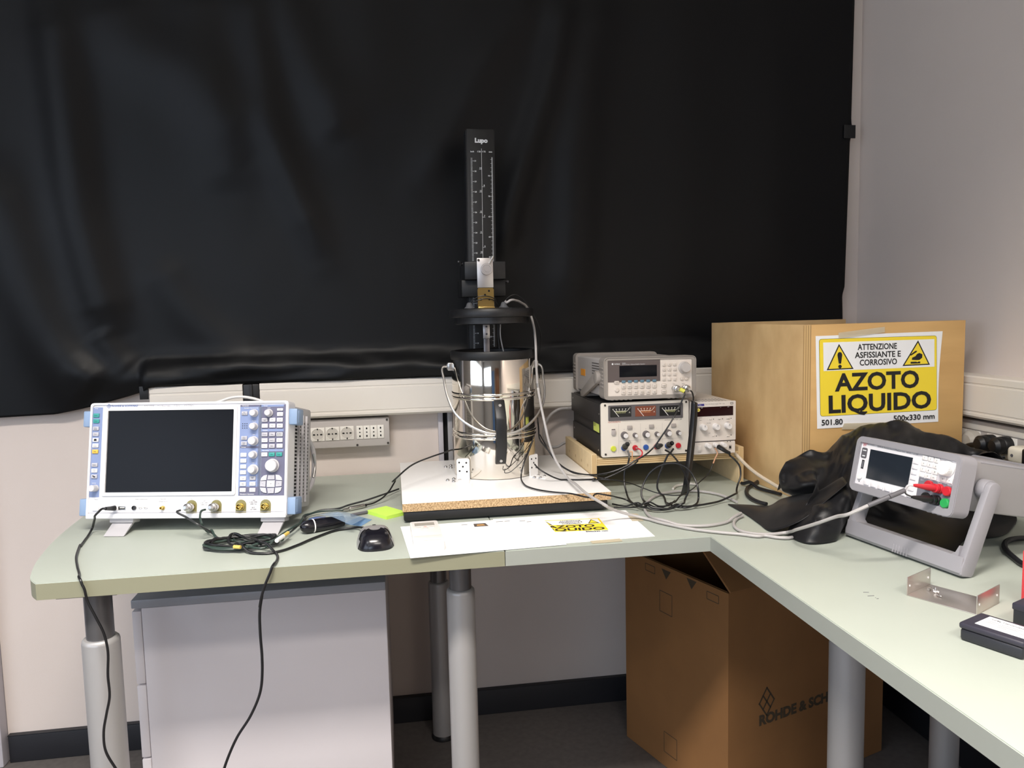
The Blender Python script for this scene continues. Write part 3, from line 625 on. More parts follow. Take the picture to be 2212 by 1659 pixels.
z75, z60, z31, z22 = (-1.1359,-0.175,1.5331)[2], (-1.1398,-0.175,1.3784)[2], (-1.1846,-0.175,1.5701)[2], (-1.1889,-0.175,1.3371)[2]
def tick(u0, u1, z, h=.0005):
    b.quad([(u0, -.0005, z-h/2), (u1, -.0005, z-h/2), (u1, -.0005, z+h/2), (u0, -.0005, z+h/2)], INKW, MC)
for k in range(int(35*10)-25, 796):
    z = zz(z60+(z75-z60)*(k/10-60)/15)
    if not .30 < z < H_-.05: continue
    if k % 50 == 0: tick(.0595, .0665, z, .0007); b.text(str(k//10), .0590, z-.0018, .0036, INKW, -.0005, 'RIGHT', .02, M=MC)
    elif k % 10 == 0: tick(.0605, .0665, z)
    else: tick(.0632, .0665, z, .00042)
for k in range(10*8, int(31.4*8)):
    z = zz(z22+(z31-z22)*(k/8-22)/9)
    if not .30 < z < H_-.05: continue
    if k % 8 == 0: tick(.0099, .0185, z, .0008); b.text(str(k//8), .0192, z-.0018, .0036, INKW, -.0005, 'LEFT', .02, M=MC)
    else: tick(.0099, .0144, z, .0008)
zl = zz((-1.1627,-0.175,1.6012)[2]); b.quad([(.0377, -.0005, .25), (.0385, -.0005, .25), (.0385, -.0005, zl), (.0377, -.0005, zl)], INKW, MC)
for ((_x, _y, z), n_, s_) in (((-1.168,-0.175,1.5492), 14, -1), ((-1.1684,-0.175,1.4918), 13, -1), ((-1.1687,-0.175,1.4395), 12, -1), ((-1.1701,-0.175,1.3876), 11, -1), ((-1.1704,-0.175,1.3365), 10, -1), ((-1.1594,-0.175,1.5056), 8, 1), ((-1.1614,-0.175,1.4285), 7, 1), ((-1.1613,-0.175,1.3516), 6, 1)):
    z = zz(z); tick(.0312 if s_ < 0 else .0384, .0378 if s_ < 0 else .0455, z, .0007); b.text(str(n_), .0372 if s_ < 0 else .0425, z+.0014, .0038, INKW, -.0005, 'RIGHT' if s_ < 0 else 'LEFT', .02, M=MC)
z = zz((-1.164,-0.175,1.6164)[2]); b.text('Lupo', .0375, z, .0105, INKW, -.0005, 'CENTER', .06, wid=.033, M=MC)
z = zz((-1.1647,-0.175,1.5916)[2])
for u, s_ in ((.0095, 'inch'), (.0272, 'f 50'), (.0400, 'f 75'), (.0568, 'mm')): b.text(s_, u, z, .0040, INKW, -.0005, 'LEFT', .02, M=MC)
b.build('column', ST)
b = MB(); b.box(*[v+1.166 for v in (-1.2225, -1.1190)], -.245+.325, -.110+.325, 1.266-.74, 1.3105-.74, BLK, .002)
b.box(*[v+1.166 for v in (-1.2295, -1.1170)], -.228+.325, -.110+.325, 1.2235-.74, 1.2658-.74, BLKS, .002); b.build('carriage', ST)
b = MB(); x, y, z = W2((-1.2242,-0.2,1.3076)); b.cyl((x+.02, y, z), (x-.004, y, z), .004, BLK, seg=12); b.cyl((x-.004, y, z-.004), (x-.004, y-.004, z+.006), .003, BLK, seg=10); b.cyl((x-.004, y, z+.005), (x-.010, y-.006, z+.006), .002, STEEL, seg=10); b.build('crank', ST)
b = MB(); x, y, z = W2((-1.1098,-0.2,1.2612)); b.cyl((x-.02, y, z), (x, y, z), .0045, BLK, seg=12); b.cyl((x, y, z), (x+.004, y, z), .0032, INKG, seg=10); b.build('clamp_knob', ST)
BRK = mat('bracket_white', (240, 239, 238), 0.4)
def bracket(cx, cy, yw, wd, ht, nuts):
    R = RM(yw); R.translation = (cx+1.166, cy+.325, .0441); b = MB()
    b.prism(rr(-wd/2, wd/2, -.006, ht, .005), 0, .0025, BRK, 'y', M=R)
    b.box(-wd/2, wd/2, -.045, 0, 0, .0025, BRK, .0008, M=R)
    for (dx, dz) in ((-.3, .82), (.25, .80), (-.02, .62), (-.28, .42), (.28, .38)):
        b.prism([(dx*wd+.0022*math.cos(2*PI*k/10), dz*ht+.0022*math.sin(2*PI*k/10)) for k in range(10)], -.0004, .0, HOLE, M=R)
    o = b.build('angle_bracket', ST)
bracket(-1.2505, -.3600, -8, .031, .0515, 0); bracket(-1.0780, -.3620, 42, .031, .053, 0)
for (x, y, z) in (-1.2822,-0.1981,0.787),(-1.268,-0.1839,0.787),(-1.2696,-0.2127,0.787),(-1.2885,-0.3609,0.787),(-1.2732,-0.3505,0.787),(-1.2753,-0.3767,0.787),(-1.2597,-0.3666,0.787),(-1.0814,-0.383,0.787),(-1.0684,-0.3657,0.787),(-1.0682,-0.3923,0.787),(-1.055,-0.3773,0.787):
    b = MB(); b.lathe([(.0045, 0), (.0045, .0012), (.0036, .0034), (.0015, .0044), (0, .0045)], STEEL, Matrix.Translation((x+1.166, y+.325, .0441)), 16); b.build('bolt', ST)

# ---------------------------------------------------------------- lid and probe hanging from the copy stand
IN = thing('probe_lid', 'black disc lid with brass block hanging above the steel can', 'probe', (-1.163, -.285, 1.155))
b = MB(); b.lathe([(.086, .0), (.0925, .002), (.0925, .0165), (.1025, .018), (.1035, .021), (.1035, .034), (.1015, .037), (.03, .040), (0, .040)], BLK, seg=64); b.build('lid', IN)
b = MB(); b.box(-.0335, .006, -.007, -.001, .0892, .161, ALU, .0008)
b.prism([(-.0295+.003*math.cos(2*PI*k/14), .156+.003*math.sin(2*PI*k/14)) for k in range(14)], -.0086, -.0068, mat('screw_dark', (84, 80, 76)))
b.box(-.028, .001, -.0008, .040, .112, .150, BLK, .001); b.build('mounting_plate', IN)
b = MB(); M = Matrix.Translation((-.0105, -.0070, .1338)) @ Matrix.Rotation(PI/2, 4, 'X'); b.lathe([(.0145, 0), (.0145, .006), (.0138, .0068), (.0105, .0070), (.0098, .0062), (0, .006)], ALU, M, 36); b.cyl((-.0105, -.014, .1338), (-.0105, -.0155, .1338), .006, ALU, seg=20); b.build('thumb_screw', IN)
b = MB(); b.cyl((-.004, -.010, .145), (.0035, -.012, .160), .0022, STEEL, seg=10); b.cyl((.0025, -.012, .158), (.0055, -.0125, .1645), .0036, STEEL, r1=.0032, seg=12); b.build('clamp_lever', IN)
b = MB(); b.prism([(-.0335, .040), (.0065, .040), (.0065, .084), (.0045, .0885), (-.0315, .0885), (-.0335, .084)], -.0062, .002, BRASS, 'y')
for (dx, dz) in ((-.0255, .081), (-.0055, .081), (-.0155, .0715), (-.026, .0605), (-.005, .0605)):
    b.prism([(dx+.0026*math.cos(2*PI*k/12), dz+.0026*math.sin(2*PI*k/12)) for k in range(12)], -.0066, -.006, HOLE if dx != -.0255 or dz < .07 else BRASS)
b.box(-.034, .007, -.016, -.006, .0385, .0425, BRASS, .001); b.build('brass_block', IN)
for px in (-.055, .030):
    b = MB(); b.lathe([(.013, 0), (.009, .004), (.006, .012), (.0035, .014)], mat('sealant_grey', (84, 85, 88), .6), Matrix.Translation((px, -.01, .0395)), 16); b.build('cable_gland', IN)
b = MB()
b.tube([(-.055, -.010, .050), (-.045, -.012, .060), (-.030, -.016, .068), (-.010, -.017, .068), (.008, -.014, .060), (.014, -.008, .050)], .0011, RUB); b.build('wire', IN)
b = MB(); b.tube([(-.052, -.010, .050), (-.036, -.016, .058), (-.015, -.018, .062), (.004, -.015, .058), (.016, -.009, .046)], .0011, RUB); b.build('wire', IN)
b = MB(); b.box(-.0222, -.0056, -.004, .0, -.036, .0005, ALU, .0006); b.box(-.0212, -.0066, -.002, .002, -.20, -.034, mat('dark_alu', (128, 126, 128), .35, metal=.9), .0006)
for z in (-.0062, -.0245): b.cyl((-.0139, -.0055, z), (-.0139, -.004, z), .0026, INKG, seg=12)
b.build('support_strip', IN)
b = MB(); b.tube([(.022, 0, .001), (.021, 0, -.03), (.024, 0, -.05), (.029, 0, -.075), (.030, 0, -.14)], .0016, GCAB); b.build('sensor_wire', IN)
b = MB(); b.tube([(.017, .004, .001), (.016, .004, -.03), (.018, .004, -.06), (.02, .004, -.14)], .0014, RUB); b.build('sensor_wire', IN)

# ---------------------------------------------------------------- polished steel can
DW = thing('steel_can', 'polished steel can with wire bail standing on the copy stand board', 'steel can', (-1.163, -.285, .7845))
def bead(z): return [(.1025, z-.0035), (.1040, z-.0030), (.1053, z-.001), (.1053, z+.001), (.1040, z+.0030), (.1025, z+.0035)]
pr = [(.098, 0), (.1015, .0015), (.1025, .004)]
for z in (.0995, .1095, .1940, .2035): pr += bead(z)
pr += [(.1025, .2870), (.1015, .2895), (.0985, .2905), (.0985, .02), (0, .02)]
b = MB(); b.lathe(pr, STEELP, seg=96); b.build('body', DW)
b = MB(); b.lathe([(.1032, .286), (.1045, .290), (.1045, .303), (.1025, .3065), (.094, .3065), (.092, .304), (.092, .10), (.0975, .10), (.0975, .286)], BLKS, seg=72, close=True); b.build('rim', DW)
for sx in (-1, 1):
    b = MB(); b.box(*sorted((sx*.101, sx*.1125)), -.009, .009, .259, .278, STEEL, .0015); b.box(*sorted((sx*.1125, sx*.1140)), -.005, .005, .262, .275, STEEL, .001); b.build('bail_lug', DW)
b = MB(); b.tube([tuple(Vector(p)-Vector((-1.163, -.285, .7845))) for p in (
  (-1.2735, -.285, 1.0535), (-1.2844,-0.286,1.0532),(-1.2863,-0.311,1.0207),(-1.2809,-0.339,0.9825),(-1.2661,-0.366,0.9468),(-1.2371,-0.388,0.9205),(-1.1992,-0.4,0.9026),(-1.162,-0.403,0.8973),(-1.1295,-0.4,0.9003),(-1.0927,-0.387,0.9158),(-1.0613,-0.364,0.9438),(-1.0428,-0.335,0.9809),(-1.0408,-0.309,1.0157),(-1.0463,-0.286,1.0509), (-1.0530, -.285, 1.0525))], .0029, STEEL, seg=10, n=8); b.build('bail_handle', DW)
b = MB(); zl = -.7845; yl = .285
b.prism([(-.1015, .193), (-.111, .193), (-.117, .187), (-.139, .156), (-.141, .150), (-.141, .085), (-.138, .078), (-.116, .044), (-.110, .040), (-.1015, .040), (-.1015, .052), (-.111, .056), (-.128, .086), (-.128, .148), (-.112, .176), (-.1015, .180)], -.0135, .0115, BLK, 'x', bev=.002)
b.build('side_handle', DW)
for (y, z, ny, nz) in ((-.1215, .181, -.80, .59), (-.1195, .050, -.86, -.5)):
    b = MB(); n_ = Vector((0, ny, nz)).normalized(); p = Vector((-.001, y, z)); b.cyl(p-n_*.002, p+n_*.0018, .0048, STEEL, r1=.0036, seg=16); b.build('rivet', DW)

# ---------------------------------------------------------------- plywood riser shelf with the instruments
PLY = mat('birch_plywood', (222, 198, 156), 0.6, var=.05, scale=5, stretch=(1, 8, 8)); PLYD = mat('plywood_glue_line', (176, 142, 96), 0.7); PLYL = mat('plywood_edge', (226, 200, 152), 0.7)
t = thing('riser_shelf', 'small birch plywood riser shelf carrying the meters beside the crate', 'shelf', (-.9400, -.385, .74))
def ply_edge(b, x0, x1, y, z0, z1, vertical, n=7):
    for k in range(n):
        m = PLYL if k % 2 == 0 else PLYD
        if vertical: a, c = x0+(x1-x0)*k/n, x0+(x1-x0)*(k+1)/n; b.quad([(a, y, z0), (c, y, z0), (c, y, z1), (a, y, z1)], m)
        else: a, c = z0+(z1-z0)*k/n, z0+(z1-z0)*(k+1)/n; b.quad([(x0, y, a), (x1, y, a), (x1, y, c), (x0, y, c)], m)
for x0 in (0, .379):
    b = MB(); b.box(x0, x0+.0135, 0, .285, .0, .0940, PLY, .001); ply_edge(b, x0+.0008, x0+.0127, -.0002, .001, .093, True)
    if x0 == 0:
        for y in (.035, .10, .165, .235): b.quad([(-.0004, y-.002, .058), (-.0004, y+.002, .058), (-.0004, y+.002, .065), (-.0004, y-.002, .065)], PLYD)
    b.build('side_panel', t)
b = MB(); b.box(.0137, .3788, .002, .283, .0650, .0826, PLY, .0006); ply_edge(b, .0140, .3785, .0018, .0662, .0826, False); b.build('shelf_board', t)

# ---- triple bench power supply
GW = mat('panel_offwhite', (226, 218, 206), 0.45); GBK = mat('black_paint', (44, 42, 42), 0.5, bump=.1, bscale=900)
MFR = mat('meter_frame', (92, 88, 90), 0.45); MDK = mat('meter_black', (22, 22, 24), 0.3); MRED = mat('meter_red', (122, 64, 44), 0.35); KSK = mat('knob_skirt', (104, 98, 98), 0.45); KCP = mat('knob_cap', (226, 222, 220), 0.4)
go = thing('power_supply', 'black triple power supply with three dial meters under the function generator', 'power supply', (-.8049, -.3891, .8262), RM(.22))
b = MB(); b.box(-.107, .107, .005, .300, .002, .130, GBK, .002); b.box(-.1105, -.107, .005, .31, .078, .128, GBK, .001); b.box(-.1125, -.107, .005, .285, .004, .052, GBK, .001); b.box(.107, .1105, .005, .30, .004, .128, GBK, .001)
for y, z, x in ((.02, .104, -.1105), (.29, .115, -.1105), (.02, .015, -.1125), (.27, .035, -.1125)): b.cyl((x-.0008, y, z), (x+.001, y, z), .0024, STEEL, seg=12)
c0 = (0.0814,0.0902); c1 = (0.0309,0.056)
b.build('body', go)
b = MB(); ya, zb_ = c0; yb_, za_ = c1; b.box(-.1085, -.1074, min(ya, yb_), max(ya, yb_), min(za_, zb_), max(za_, zb_), mat('label_lime', (214, 224, 110), .6))
MS = Matrix.Translation((-.1089, max(ya, yb_), (za_+zb_)/2)) @ Matrix.Rotation(-PI/2, 4, 'Z'); b.text('3U1', .002, -.005, .009, INK, 0, wid=.018, M=MS); b.build('sticker', go)
b = MB(); b.prism(rr(-.1113, .1113, .0, .133, .006), 0, .0055, GW, 'y')
ZA = .0008
for (c, s_) in (((-0.0803,0.0764), 0),): pass
for (p, q) in (((-0.0672,0.0805), (-0.068,0.0087)), ((-0.0119,0.0796), (-0.0121,0.009)), ((0.0435,0.0787), (0.0436,0.0078)), ((-0.0652,0.0382), (0.0929,0.039)), ((-0.0607,0.0863), (0.048,0.0852))):
    b.strip([p, q], .0004, mat('line_grey', (176, 168, 162), .6), -.0004)
x, z = -0.094,0.0841; b.text('GOSSEN', x, z, .0036, mat('logo_red', (178, 84, 72), .6), wid=.0305)
x, z = 0.0493,0.0835; b.text('KONSTANTER LSP', x, z, .0028, INKG, wid=.0440)
for (x, z), s_ in (((-0.0535,0.0656), 'U'), ((-0.0268,0.0654), 'I'), ((0.0012,0.0643), 'U'), ((0.0288,0.0649), 'I'), ((0.0554,0.0645), 'U'), ((0.0837,0.0647), 'I'), ((-0.0538,0.0317), '-'), ((-0.0268,0.031), '+'), ((0.0013,0.0306), '-'), ((0.0561,0.0311), '-'), ((0.0837,0.0308), '+')): b.text(s_, x, z, .0022, INKG, ax='CENTER')
x, z = -0.0404,0.0349
b.strip([(x-.004, z-.003), (x, z+.0045), (x+.004, z-.003), (x-.004, z-.003)], .0005, INKG, -.0004)
b.build('front_panel', go)
for c in ((-0.1008,0.1272), (0.1048,0.1274), (-0.1006,0.0072), (0.1042,0.0066)):
    b = MB(); b.cyl((c[0], -.0014, c[1]), (c[0], .001, c[1]), .0026, mat('screw_dark', (84, 80, 76)), seg=14); b.build('screw', go)
b = MB(); x0, z1 = -0.0931,0.1264; x1, z0 = 0.096,0.0888; b.prism(rr(x0, x1, z0, z1, .002), -.0016, .0005, MFR, 'y'); b.build('meter_frame', go)
for (c0, c1, m, li) in (((-0.0884,0.123), (-0.0357,0.0979), MDK, mat('dial_lime', (206, 206, 150), .6)), ((-0.0257,0.1219), (0.0265,0.097), MRED, mat('dial_orange', (226, 160, 110), .6)), ((0.0362,0.1206), (0.0897,0.0959), MDK, mat('dial_lime', (206, 206, 150), .6))):
    x0, z1 = c0; x1, z0 = c1; w_, h_ = x1-x0, z1-z0; b = MB(); b.prism(rr(x0, x1, z0, z1, .001), -.0022, -.0010, m, 'y'); Y = -.0025
    U = lambda u, v: (x0+u*w_, z0+v*h_)
    b.strip([U(.13, .72), U(.20, .56), U(.80, .56), U(.88, .74)], .0009, mat('dial_white', (224, 220, 212), .5), Y)
    for k in range(6): u = .13+.15*k; b.strip([U(.20+.12*k, .56), U(u, .73)], .0007, MATS['dial_white'], Y); b.disc(*U(u, .76), .0012, MATS['dial_white'], Y, 8)
    for k in range(9): b.strip([U(.26+.06*k, .54), U(.30+.05*k, .36)], .0007, li, Y)
    b.strip([U(.26, .53), U(.76, .53)], .0009, li, Y)
    b.strip([U(.17, .64), U(.40, .04)], .0011, WHITE, Y-.0002)
    x, z = U(.90, .78); b.text('V', x, z, .0035, MATS['dial_white'], Y); x, z = U(.88, .34); b.text('A', x, z, .0038, MATS['dial_white'], Y)
    b.build('dial_meter', go)
b = MB(); x, z = -0.0805,0.0605; b.box(x-.0052, x+.0052, -.0045, .0, z-.0065, z+.0060, mat('switch_grey', (176, 168, 164), .4), .001); b.box(x-.0045, x+.0045, -.0010, .0, z+.0065, z+.0082, KSK); b.build('rocker_switch', go)
for c in ((-0.04,0.0713), (0.0151,0.0715), (0.0716,0.0714)): button(go, c, .0122, .0085, mat('button_taupe', (168, 160, 154), .45), th=.004)
def cap_knob(par, c, rb, L):
    b = MB(); x, z = c; M = Matrix.Translation((x, 0, z)) @ Matrix.Rotation(PI/2, 4, 'X')
    b.lathe([(rb, 0), (rb*.98, L*.3), (rb*.72, L*.34), (rb*.66, L*.9), (rb*.64, L*.9)], KSK, M, 28); b.lathe([(rb*.67, L*.88), (rb*.67, L*.97), (rb*.6, L), (0, L)], KCP, M, 28)
    b.build('knob', par)
for c, rb in (((-0.0536,0.0528), .0088), ((-0.0266,0.0515), .0060), ((0.0014,0.0525), .0088), ((0.0291,0.0517), .0060), ((0.057,0.0531), .0088), ((0.0845,0.0521), .0060)): cap_knob(go, c, rb, .0165 if rb > .007 else .014)
SB = mat('socket_blue', (48, 86, 160), .35); SR = mat('socket_red', (196, 40, 52), .35); SY = mat('socket_lime', (206, 214, 70), .35); SGN = mat('socket_green', (44, 160, 84), .35)
def banana_socket(par, c, m, r=.0068, y=0.0, name='banana_socket', L=.005):
    b = MB(); x, z = c; M = Matrix.Translation((x, y, z)) @ Matrix.Rotation(PI/2, 4, 'X')
    b.lathe([(r, 0), (r, L*.6), (r*.86, L*.9), (r*.55, L*.9)], m, M, 24); b.lathe([(r*.56, L*.86), (r*.52, L*.86), (r*.50, L*.3), (r*.30, L*.3), (r*.30, L*.86), (r*.18, L*.86), (0, L*.5)], HOLE if m is not SY else m, M, 18)
    b.lathe([(r*.32, L*.88), (r*.18, L*.88), (r*.17, L*.4), (0, L*.4)], m, M, 14)
    return b.build(name, par)
for c, m in (((-0.0813,0.0206), SY), ((-0.0548,0.0209), SB), ((-0.0264,0.0201), SR), ((0.0009,0.0201), SB), ((0.0281,0.0202), SR), ((0.0564,0.0209), SB), ((0.084,0.0203), SR)): banana_socket(go, c, m)
for x in (-.09, .09):
    for y in (.03, .26):
        b = MB(); b.cyl((x, y, -.003), (x, y, .003), .008, BLK); b.build('rubber_foot', go)

# ---- single power supply
TW = mat('panel_cream', (216, 208, 200), 0.45)
tt = thing('power_supply', 'narrow cream power supply with dark red display against the crate', 'power supply', (-.6354, -.4107, .8253), RM(.5))
b = MB(); b.box(-.0535, .0535, .004, .29, .001, .128, TW, .002)
for i in range(10):
    for j in range(5): b.cyl((-.04+i*.0085, .02+j*.010, .1279), (-.04+i*.0085, .02+j*.010, .1282), .0024, HOLE, seg=10)
b.build('body', tt)
b = MB(); b.prism(rr(-.0546, .0546, .0325, .129, .002), 0, .006, TW, 'y'); b.prism(rr(-.0535, .0535, .0, .0295, .002), .0006, .006, TW, 'y'); b.box(-.0535, .0535, .003, .006, .029, .033, KSK)
x0, z1 = -0.0477,0.1248; x1, z0 = -0.0272,0.1195; b.box(x0, x1, -.0005, .0, z0, z1, mat('logo_navy', (56, 48, 128), .5)); b.text('TTi', x0+.002, z0+.0008, .0026, INKW, -.0008, wid=.010)
x, z = -0.0246,0.1224; b.text('PL-P  DC Power Supply  30V  1.5A', x, z, .0019, INKG, wid=.0500)
x, z = 0.0441,0.1231; b.strip([(x-.003, z-.002), (x+.003, z-.002), (x+.003, z+.002), (x-.003, z+.002), (x-.003, z-.002)], .0009, INK, -.0004)
for (c, s_) in (((-0.0364,0.0895), 'RANGE'), ((-0.0156,0.0758), 'VOLTAGE'), ((0.0333,0.0764), 'CURRENT'), ((0.0118,0.0831), 'SET'), ((0.0345,0.0832), 'OUTPUT'), ((-0.0394,0.0043), 'POWER'), ((-0.0138,0.0509), 'FINE')): b.text(s_, c[0], c[1], .0017, INKG, ax='CENTER')
for c in ((-0.0031,0.0858), (0.02,0.0858), (0.0426,0.086), (0.0044,0.0437), (0.0428,0.0444), (0.0329,0.0283), (0.0407,0.0286)): b.disc(c[0], c[1], .0012, INK, -.0004, 10)
b.build('front_panel', tt)
b = MB(); x0, z1 = -0.0472,0.1166; x1, z0 = 0.0475,0.0937; b.box(x0, x1, -.0008, .001, z0, z1, mat('display_dark_red', (38, 14, 16), .12)); z = z1-.0028
for u, s_ in ((.12, 'LIMIT'), (.64, 'CV'), (.84, 'AMPS')): b.text(s_, x0+(x1-x0)*u, z, .0014, INKW, -.0011)
b.build('display', tt)
b = MB(); x, z = -0.0424,0.1099; b.prism([(x+.0044*math.cos(2*PI*k/24), z+.0044*math.sin(2*PI*k/24)) for k in range(24)], -.0012, -.0008, mat('sticker_pale_yellow', (240, 228, 150), .6)); b.disc(x, z, .0028, mat('sticker_yellow', (216, 200, 66), .6), -.0014); b.build('round_sticker', tt)
for c, w_ in (((-0.0364,0.0867), .006), ((-0.0112,0.0864), .006), ((0.0118,0.0865), .0068), ((0.0345,0.0863), .0068), ((-0.0043,0.045), .006), ((0.0346,0.0428), .007)): button(tt, c, w_, .0028, TW, y=0, th=.0018, r=.0006)
for c in ((-0.0311,0.0675), (0.0017,0.0676), (0.0322,0.0682)): knob(tt, c, .0082, .0072, .0155, KCP, y=0, pointer=INKG)
b = MB(); x, z = -0.0388,0.0154; b.frame(rr(x-.0055, x+.0055, z-.0072, z+.0072, .0008), rr(x-.0042, x+.0042, z-.0058, z+.0058, .0005), -.0012, .001, TW); b.box(x-.0042, x+.0042, -.0022, .001, z-.0058, z+.0058, TW, .0008); b.build('power_switch', tt)
BP = [(-0.0203,0.0221), (0.0002,0.0225), (0.0191,0.023)]
for c in BP:
    b = MB(); M = Matrix.Translation((c[0], 0, c[1])) @ Matrix.Rotation(PI/2, 4, 'X'); b.lathe([(.0062, 0), (.0062, .004), (.0054, .0045), (.0056, .018), (.0052, .0186), (.0034, .0186)], KCP, M, 24); b.lathe([(.0036, .0184), (.0034, .012), (.0018, .012), (.0018, .018), (0, .018)], HOLE, M, 16); b.build('binding_post', tt)
b = MB(); x, z = 0.0399,0.015; b.box(x-.0024, x+.0024, -.002, .001, z-.003, z+.0024, BLK, .0004); b.box(x-.003, x+.004, -.0006, .001, z-.0055, z+.005, mat('switch_grey', (176, 168, 164))); b.build('slide_switch', tt)
for x in (-.042, .042):
    for y in (.02, .26):
        b = MB(); b.cyl((x, y, -.002), (x, y, .002), .007, BLK); b.build('rubber_foot', tt)

# ---- function generator
AGB = mat('bumper_taupe', (150, 143, 136), 0.6); AGC = mat('case_warm_grey', (186, 180, 176), 0.5); AGP = mat('panel_warm_white', (224, 214, 204), 0.5); AGD = mat('panel_umber', (92, 82, 80), 0.5); AGK = mat('key_warm', (214, 204, 194), 0.45); AGS = mat('softkey_slate', (96, 128, 146), 0.45)
ag = thing('function_generator', 'taupe function generator with wide blank display stacked on the power supply', 'function generator', (-.794, -.397, .9675), RM(.69, -1.14, .45))
b = MB(); b.prism(rr(-.111, .111, .005, .0965, .004), .012, .275, AGC, 'y')
for k in range(9):
    z = .030+k*.0065; b.box(-.1114, -.1108, .055, .125, z, z+.0028, mat('vent_shadow', (96, 90, 86), .7))
for k in range(9):
    z = .030+k*.0065; b.box(.1108, .1114, .055, .125, z, z+.0028, MATS['vent_shadow'])
b.build('case', ag)
b = MB(); y0, z1 = 0.2366,0.0633; y1, z0 = 0.1919,0.0459; b.box(-.1119, -.1112, min(y0, y1), max(y0, y1), z0, z1, mat('sticker_orange', (240, 160, 52), .6)); b.build('sticker', ag)
def bumper(y0, y1, par, inner=True):
    b = MB()
    if inner:
        b.frame(rr(-.1168, .1168, -.001, .1015, .011), rr(-.1150, .1150, .001, .0997, .010), y0-.002, y0, AGB)
        b.frame(rr(-.1168, .1168, -.001, .1015, .011), rr(-.1065, .1065, .0075, .0935, .002), y0, y1, AGB)
    else: b.prism(rr(-.1168, .1168, -.001, .1030, .011), y0, y1, AGB, 'y')
    for s in (-1, 1):
        for k in range(6): b.box(*sorted((s*.1160, s*.1185)), y0+.006, y1-.004, .028+k*.009, .032+k*.009, AGB, .001)
    for k in range(5): b.box(-.098+k*.0115, -.0915+k*.0115, y0+.002, y1-.004, -.0030, .001, AGB, .0008); b.box(.0915-k*.0115 if k < 4 else .0455, .098-k*.0115 if k < 4 else .052, y0+.002, y1-.004, -.0030, .001, AGB, .0008)
    return b.build('bumper', par)
bumper(0, .040, ag); bumper(.272, .302, ag, False)
b = MB(); b.box(-.1066, .1066, .002, .012, .0074, .0936, AGP); x0, z1 = -0.1016,0.0899; x1, z0 = 0.0257,0.041
b.box(-.1064, x1, .0014, .003, z0, .0934, AGD)
x, z = -0.0896,0.0838; b.text('Agilent', x, z, .0028, INKW, .001, bold=.02, wid=.0140); b.disc(x-.0045, z+.0013, .0022, INKW, .001, 10)
x, z = -0.0703,0.0825; b.text('20 MHz Function / Arbitrary Waveform Generator', x, z, .0020, INKW, .001, wid=.0575); b.text('33220A', x, z+.0030, .0020, INKW, .001)
for (c, s_) in (((0.0606,0.0318), 'Sync'), ((0.085,0.0315), 'Output')): b.text(s_, c[0], c[1], .0020, INKG, .0016, ax='CENTER')
b.build('front_panel', ag)
x0, z1 = -0.077,0.0805; x1, z0 = 0.0171,0.0529; b = MB(); b.box(x0, x1, .0008, .002, z0, z1, SCREEN, .0003); b.build('display', ag)
for k, (c, s_) in enumerate((((0.0353,0.0805), '7'), ((0.049,0.0807), '8'), ((0.0627,0.0809), '9'), ((0.0352,0.0689), '4'), ((0.0489,0.0688), '5'), ((0.0627,0.0689), '6'), ((0.0352,0.0572), '1'), ((0.0489,0.0569), '2'), ((0.0627,0.057), '3'), ((0.0351,0.0449), '0'), ((0.0488,0.0448), '.'), ((0.0626,0.0448), '+/-'))): button(ag, c, .0092, .0076, AGK, s_, y=.002, th=.003, r=.0014)
for c, s_ in (((-0.0669,0.0298), 'Sine'), ((-0.0518,0.0299), 'Square'), ((-0.0364,0.0298), 'Ramp'), ((-0.0206,0.0298), 'Pulse'), ((-0.005,0.0296), 'Noise'), ((0.0107,0.0296), 'Arb'), ((-0.0672,0.0156), 'Mod'), ((-0.052,0.0154), 'Sweep'), ((-0.0365,0.0152), 'Burst'), ((-0.0209,0.0149), 'Store|Recall'), ((-0.0053,0.015), 'Utility'), ((0.0106,0.0151), 'Help')): button(ag, c, .0112, .0104, AGK, s_, y=.002, th=.0028, r=.0018)
for c in ((-0.067,0.0421), (-0.0514,0.0421), (-0.036,0.0422), (-0.0205,0.0423), (-0.0051,0.0423), (0.0105,0.0423)): button(ag, c, .0100, .0062, AGS, y=.002, th=.0032, r=.0018)
for c, s_, w_, h_ in (((-0.0843,0.0407), 'Graph', .0125, .0078), ((0.0347,0.0295), 'Trigger', .0125, .0100), ((0.0346,0.0151), 'Output', .0125, .0100), ((0.081,0.0449), '<', .0085, .0076), ((0.0925,0.0448), '>', .0085, .0076)): button(ag, c, w_, h_, AGK, s_, y=.002, th=.0028, r=.0024)
knob(ag, (-0.0839,0.022), .0060, .0045, .004, AGK, y=.002, name='power_button')
knob(ag, (0.0867,0.0724), .0148, .0115, .017, AGC, y=.002)
AC = [(0.0611,0.0224), (0.086,0.0222)]
for c in AC:
    b = MB(); M = Matrix.Translation((c[0], .002, c[1])) @ Matrix.Rotation(PI/2, 4, 'X'); b.lathe([(.0068, 0), (.0068, .003), (.0052, .0032), (.0052, .011), (.0042, .011), (.0040, .004), (0, .004)], STEEL, M, 24); b.build('bnc_connector', ag)
b = MB(); yp, zp = 0.0399,0.0517; ye, ze = 0.1798,0.0006
zf = -.0062
for s in (-1, 1):
    x0, x1 = sorted((s*.1165, s*.1265)); b.cyl((s*.110, yp, zp), (s*.1275, yp, zp), .016, AGB, bev=.002); b.prism([(yp-.013, zp+.008), (yp+.008, zp+.014), (ye+.012, zf+.012), (ye+.006, zf), (ye-.012, zf), (yp-.008, zp-.013)], x0, x1, AGB, 'x', bev=.002)
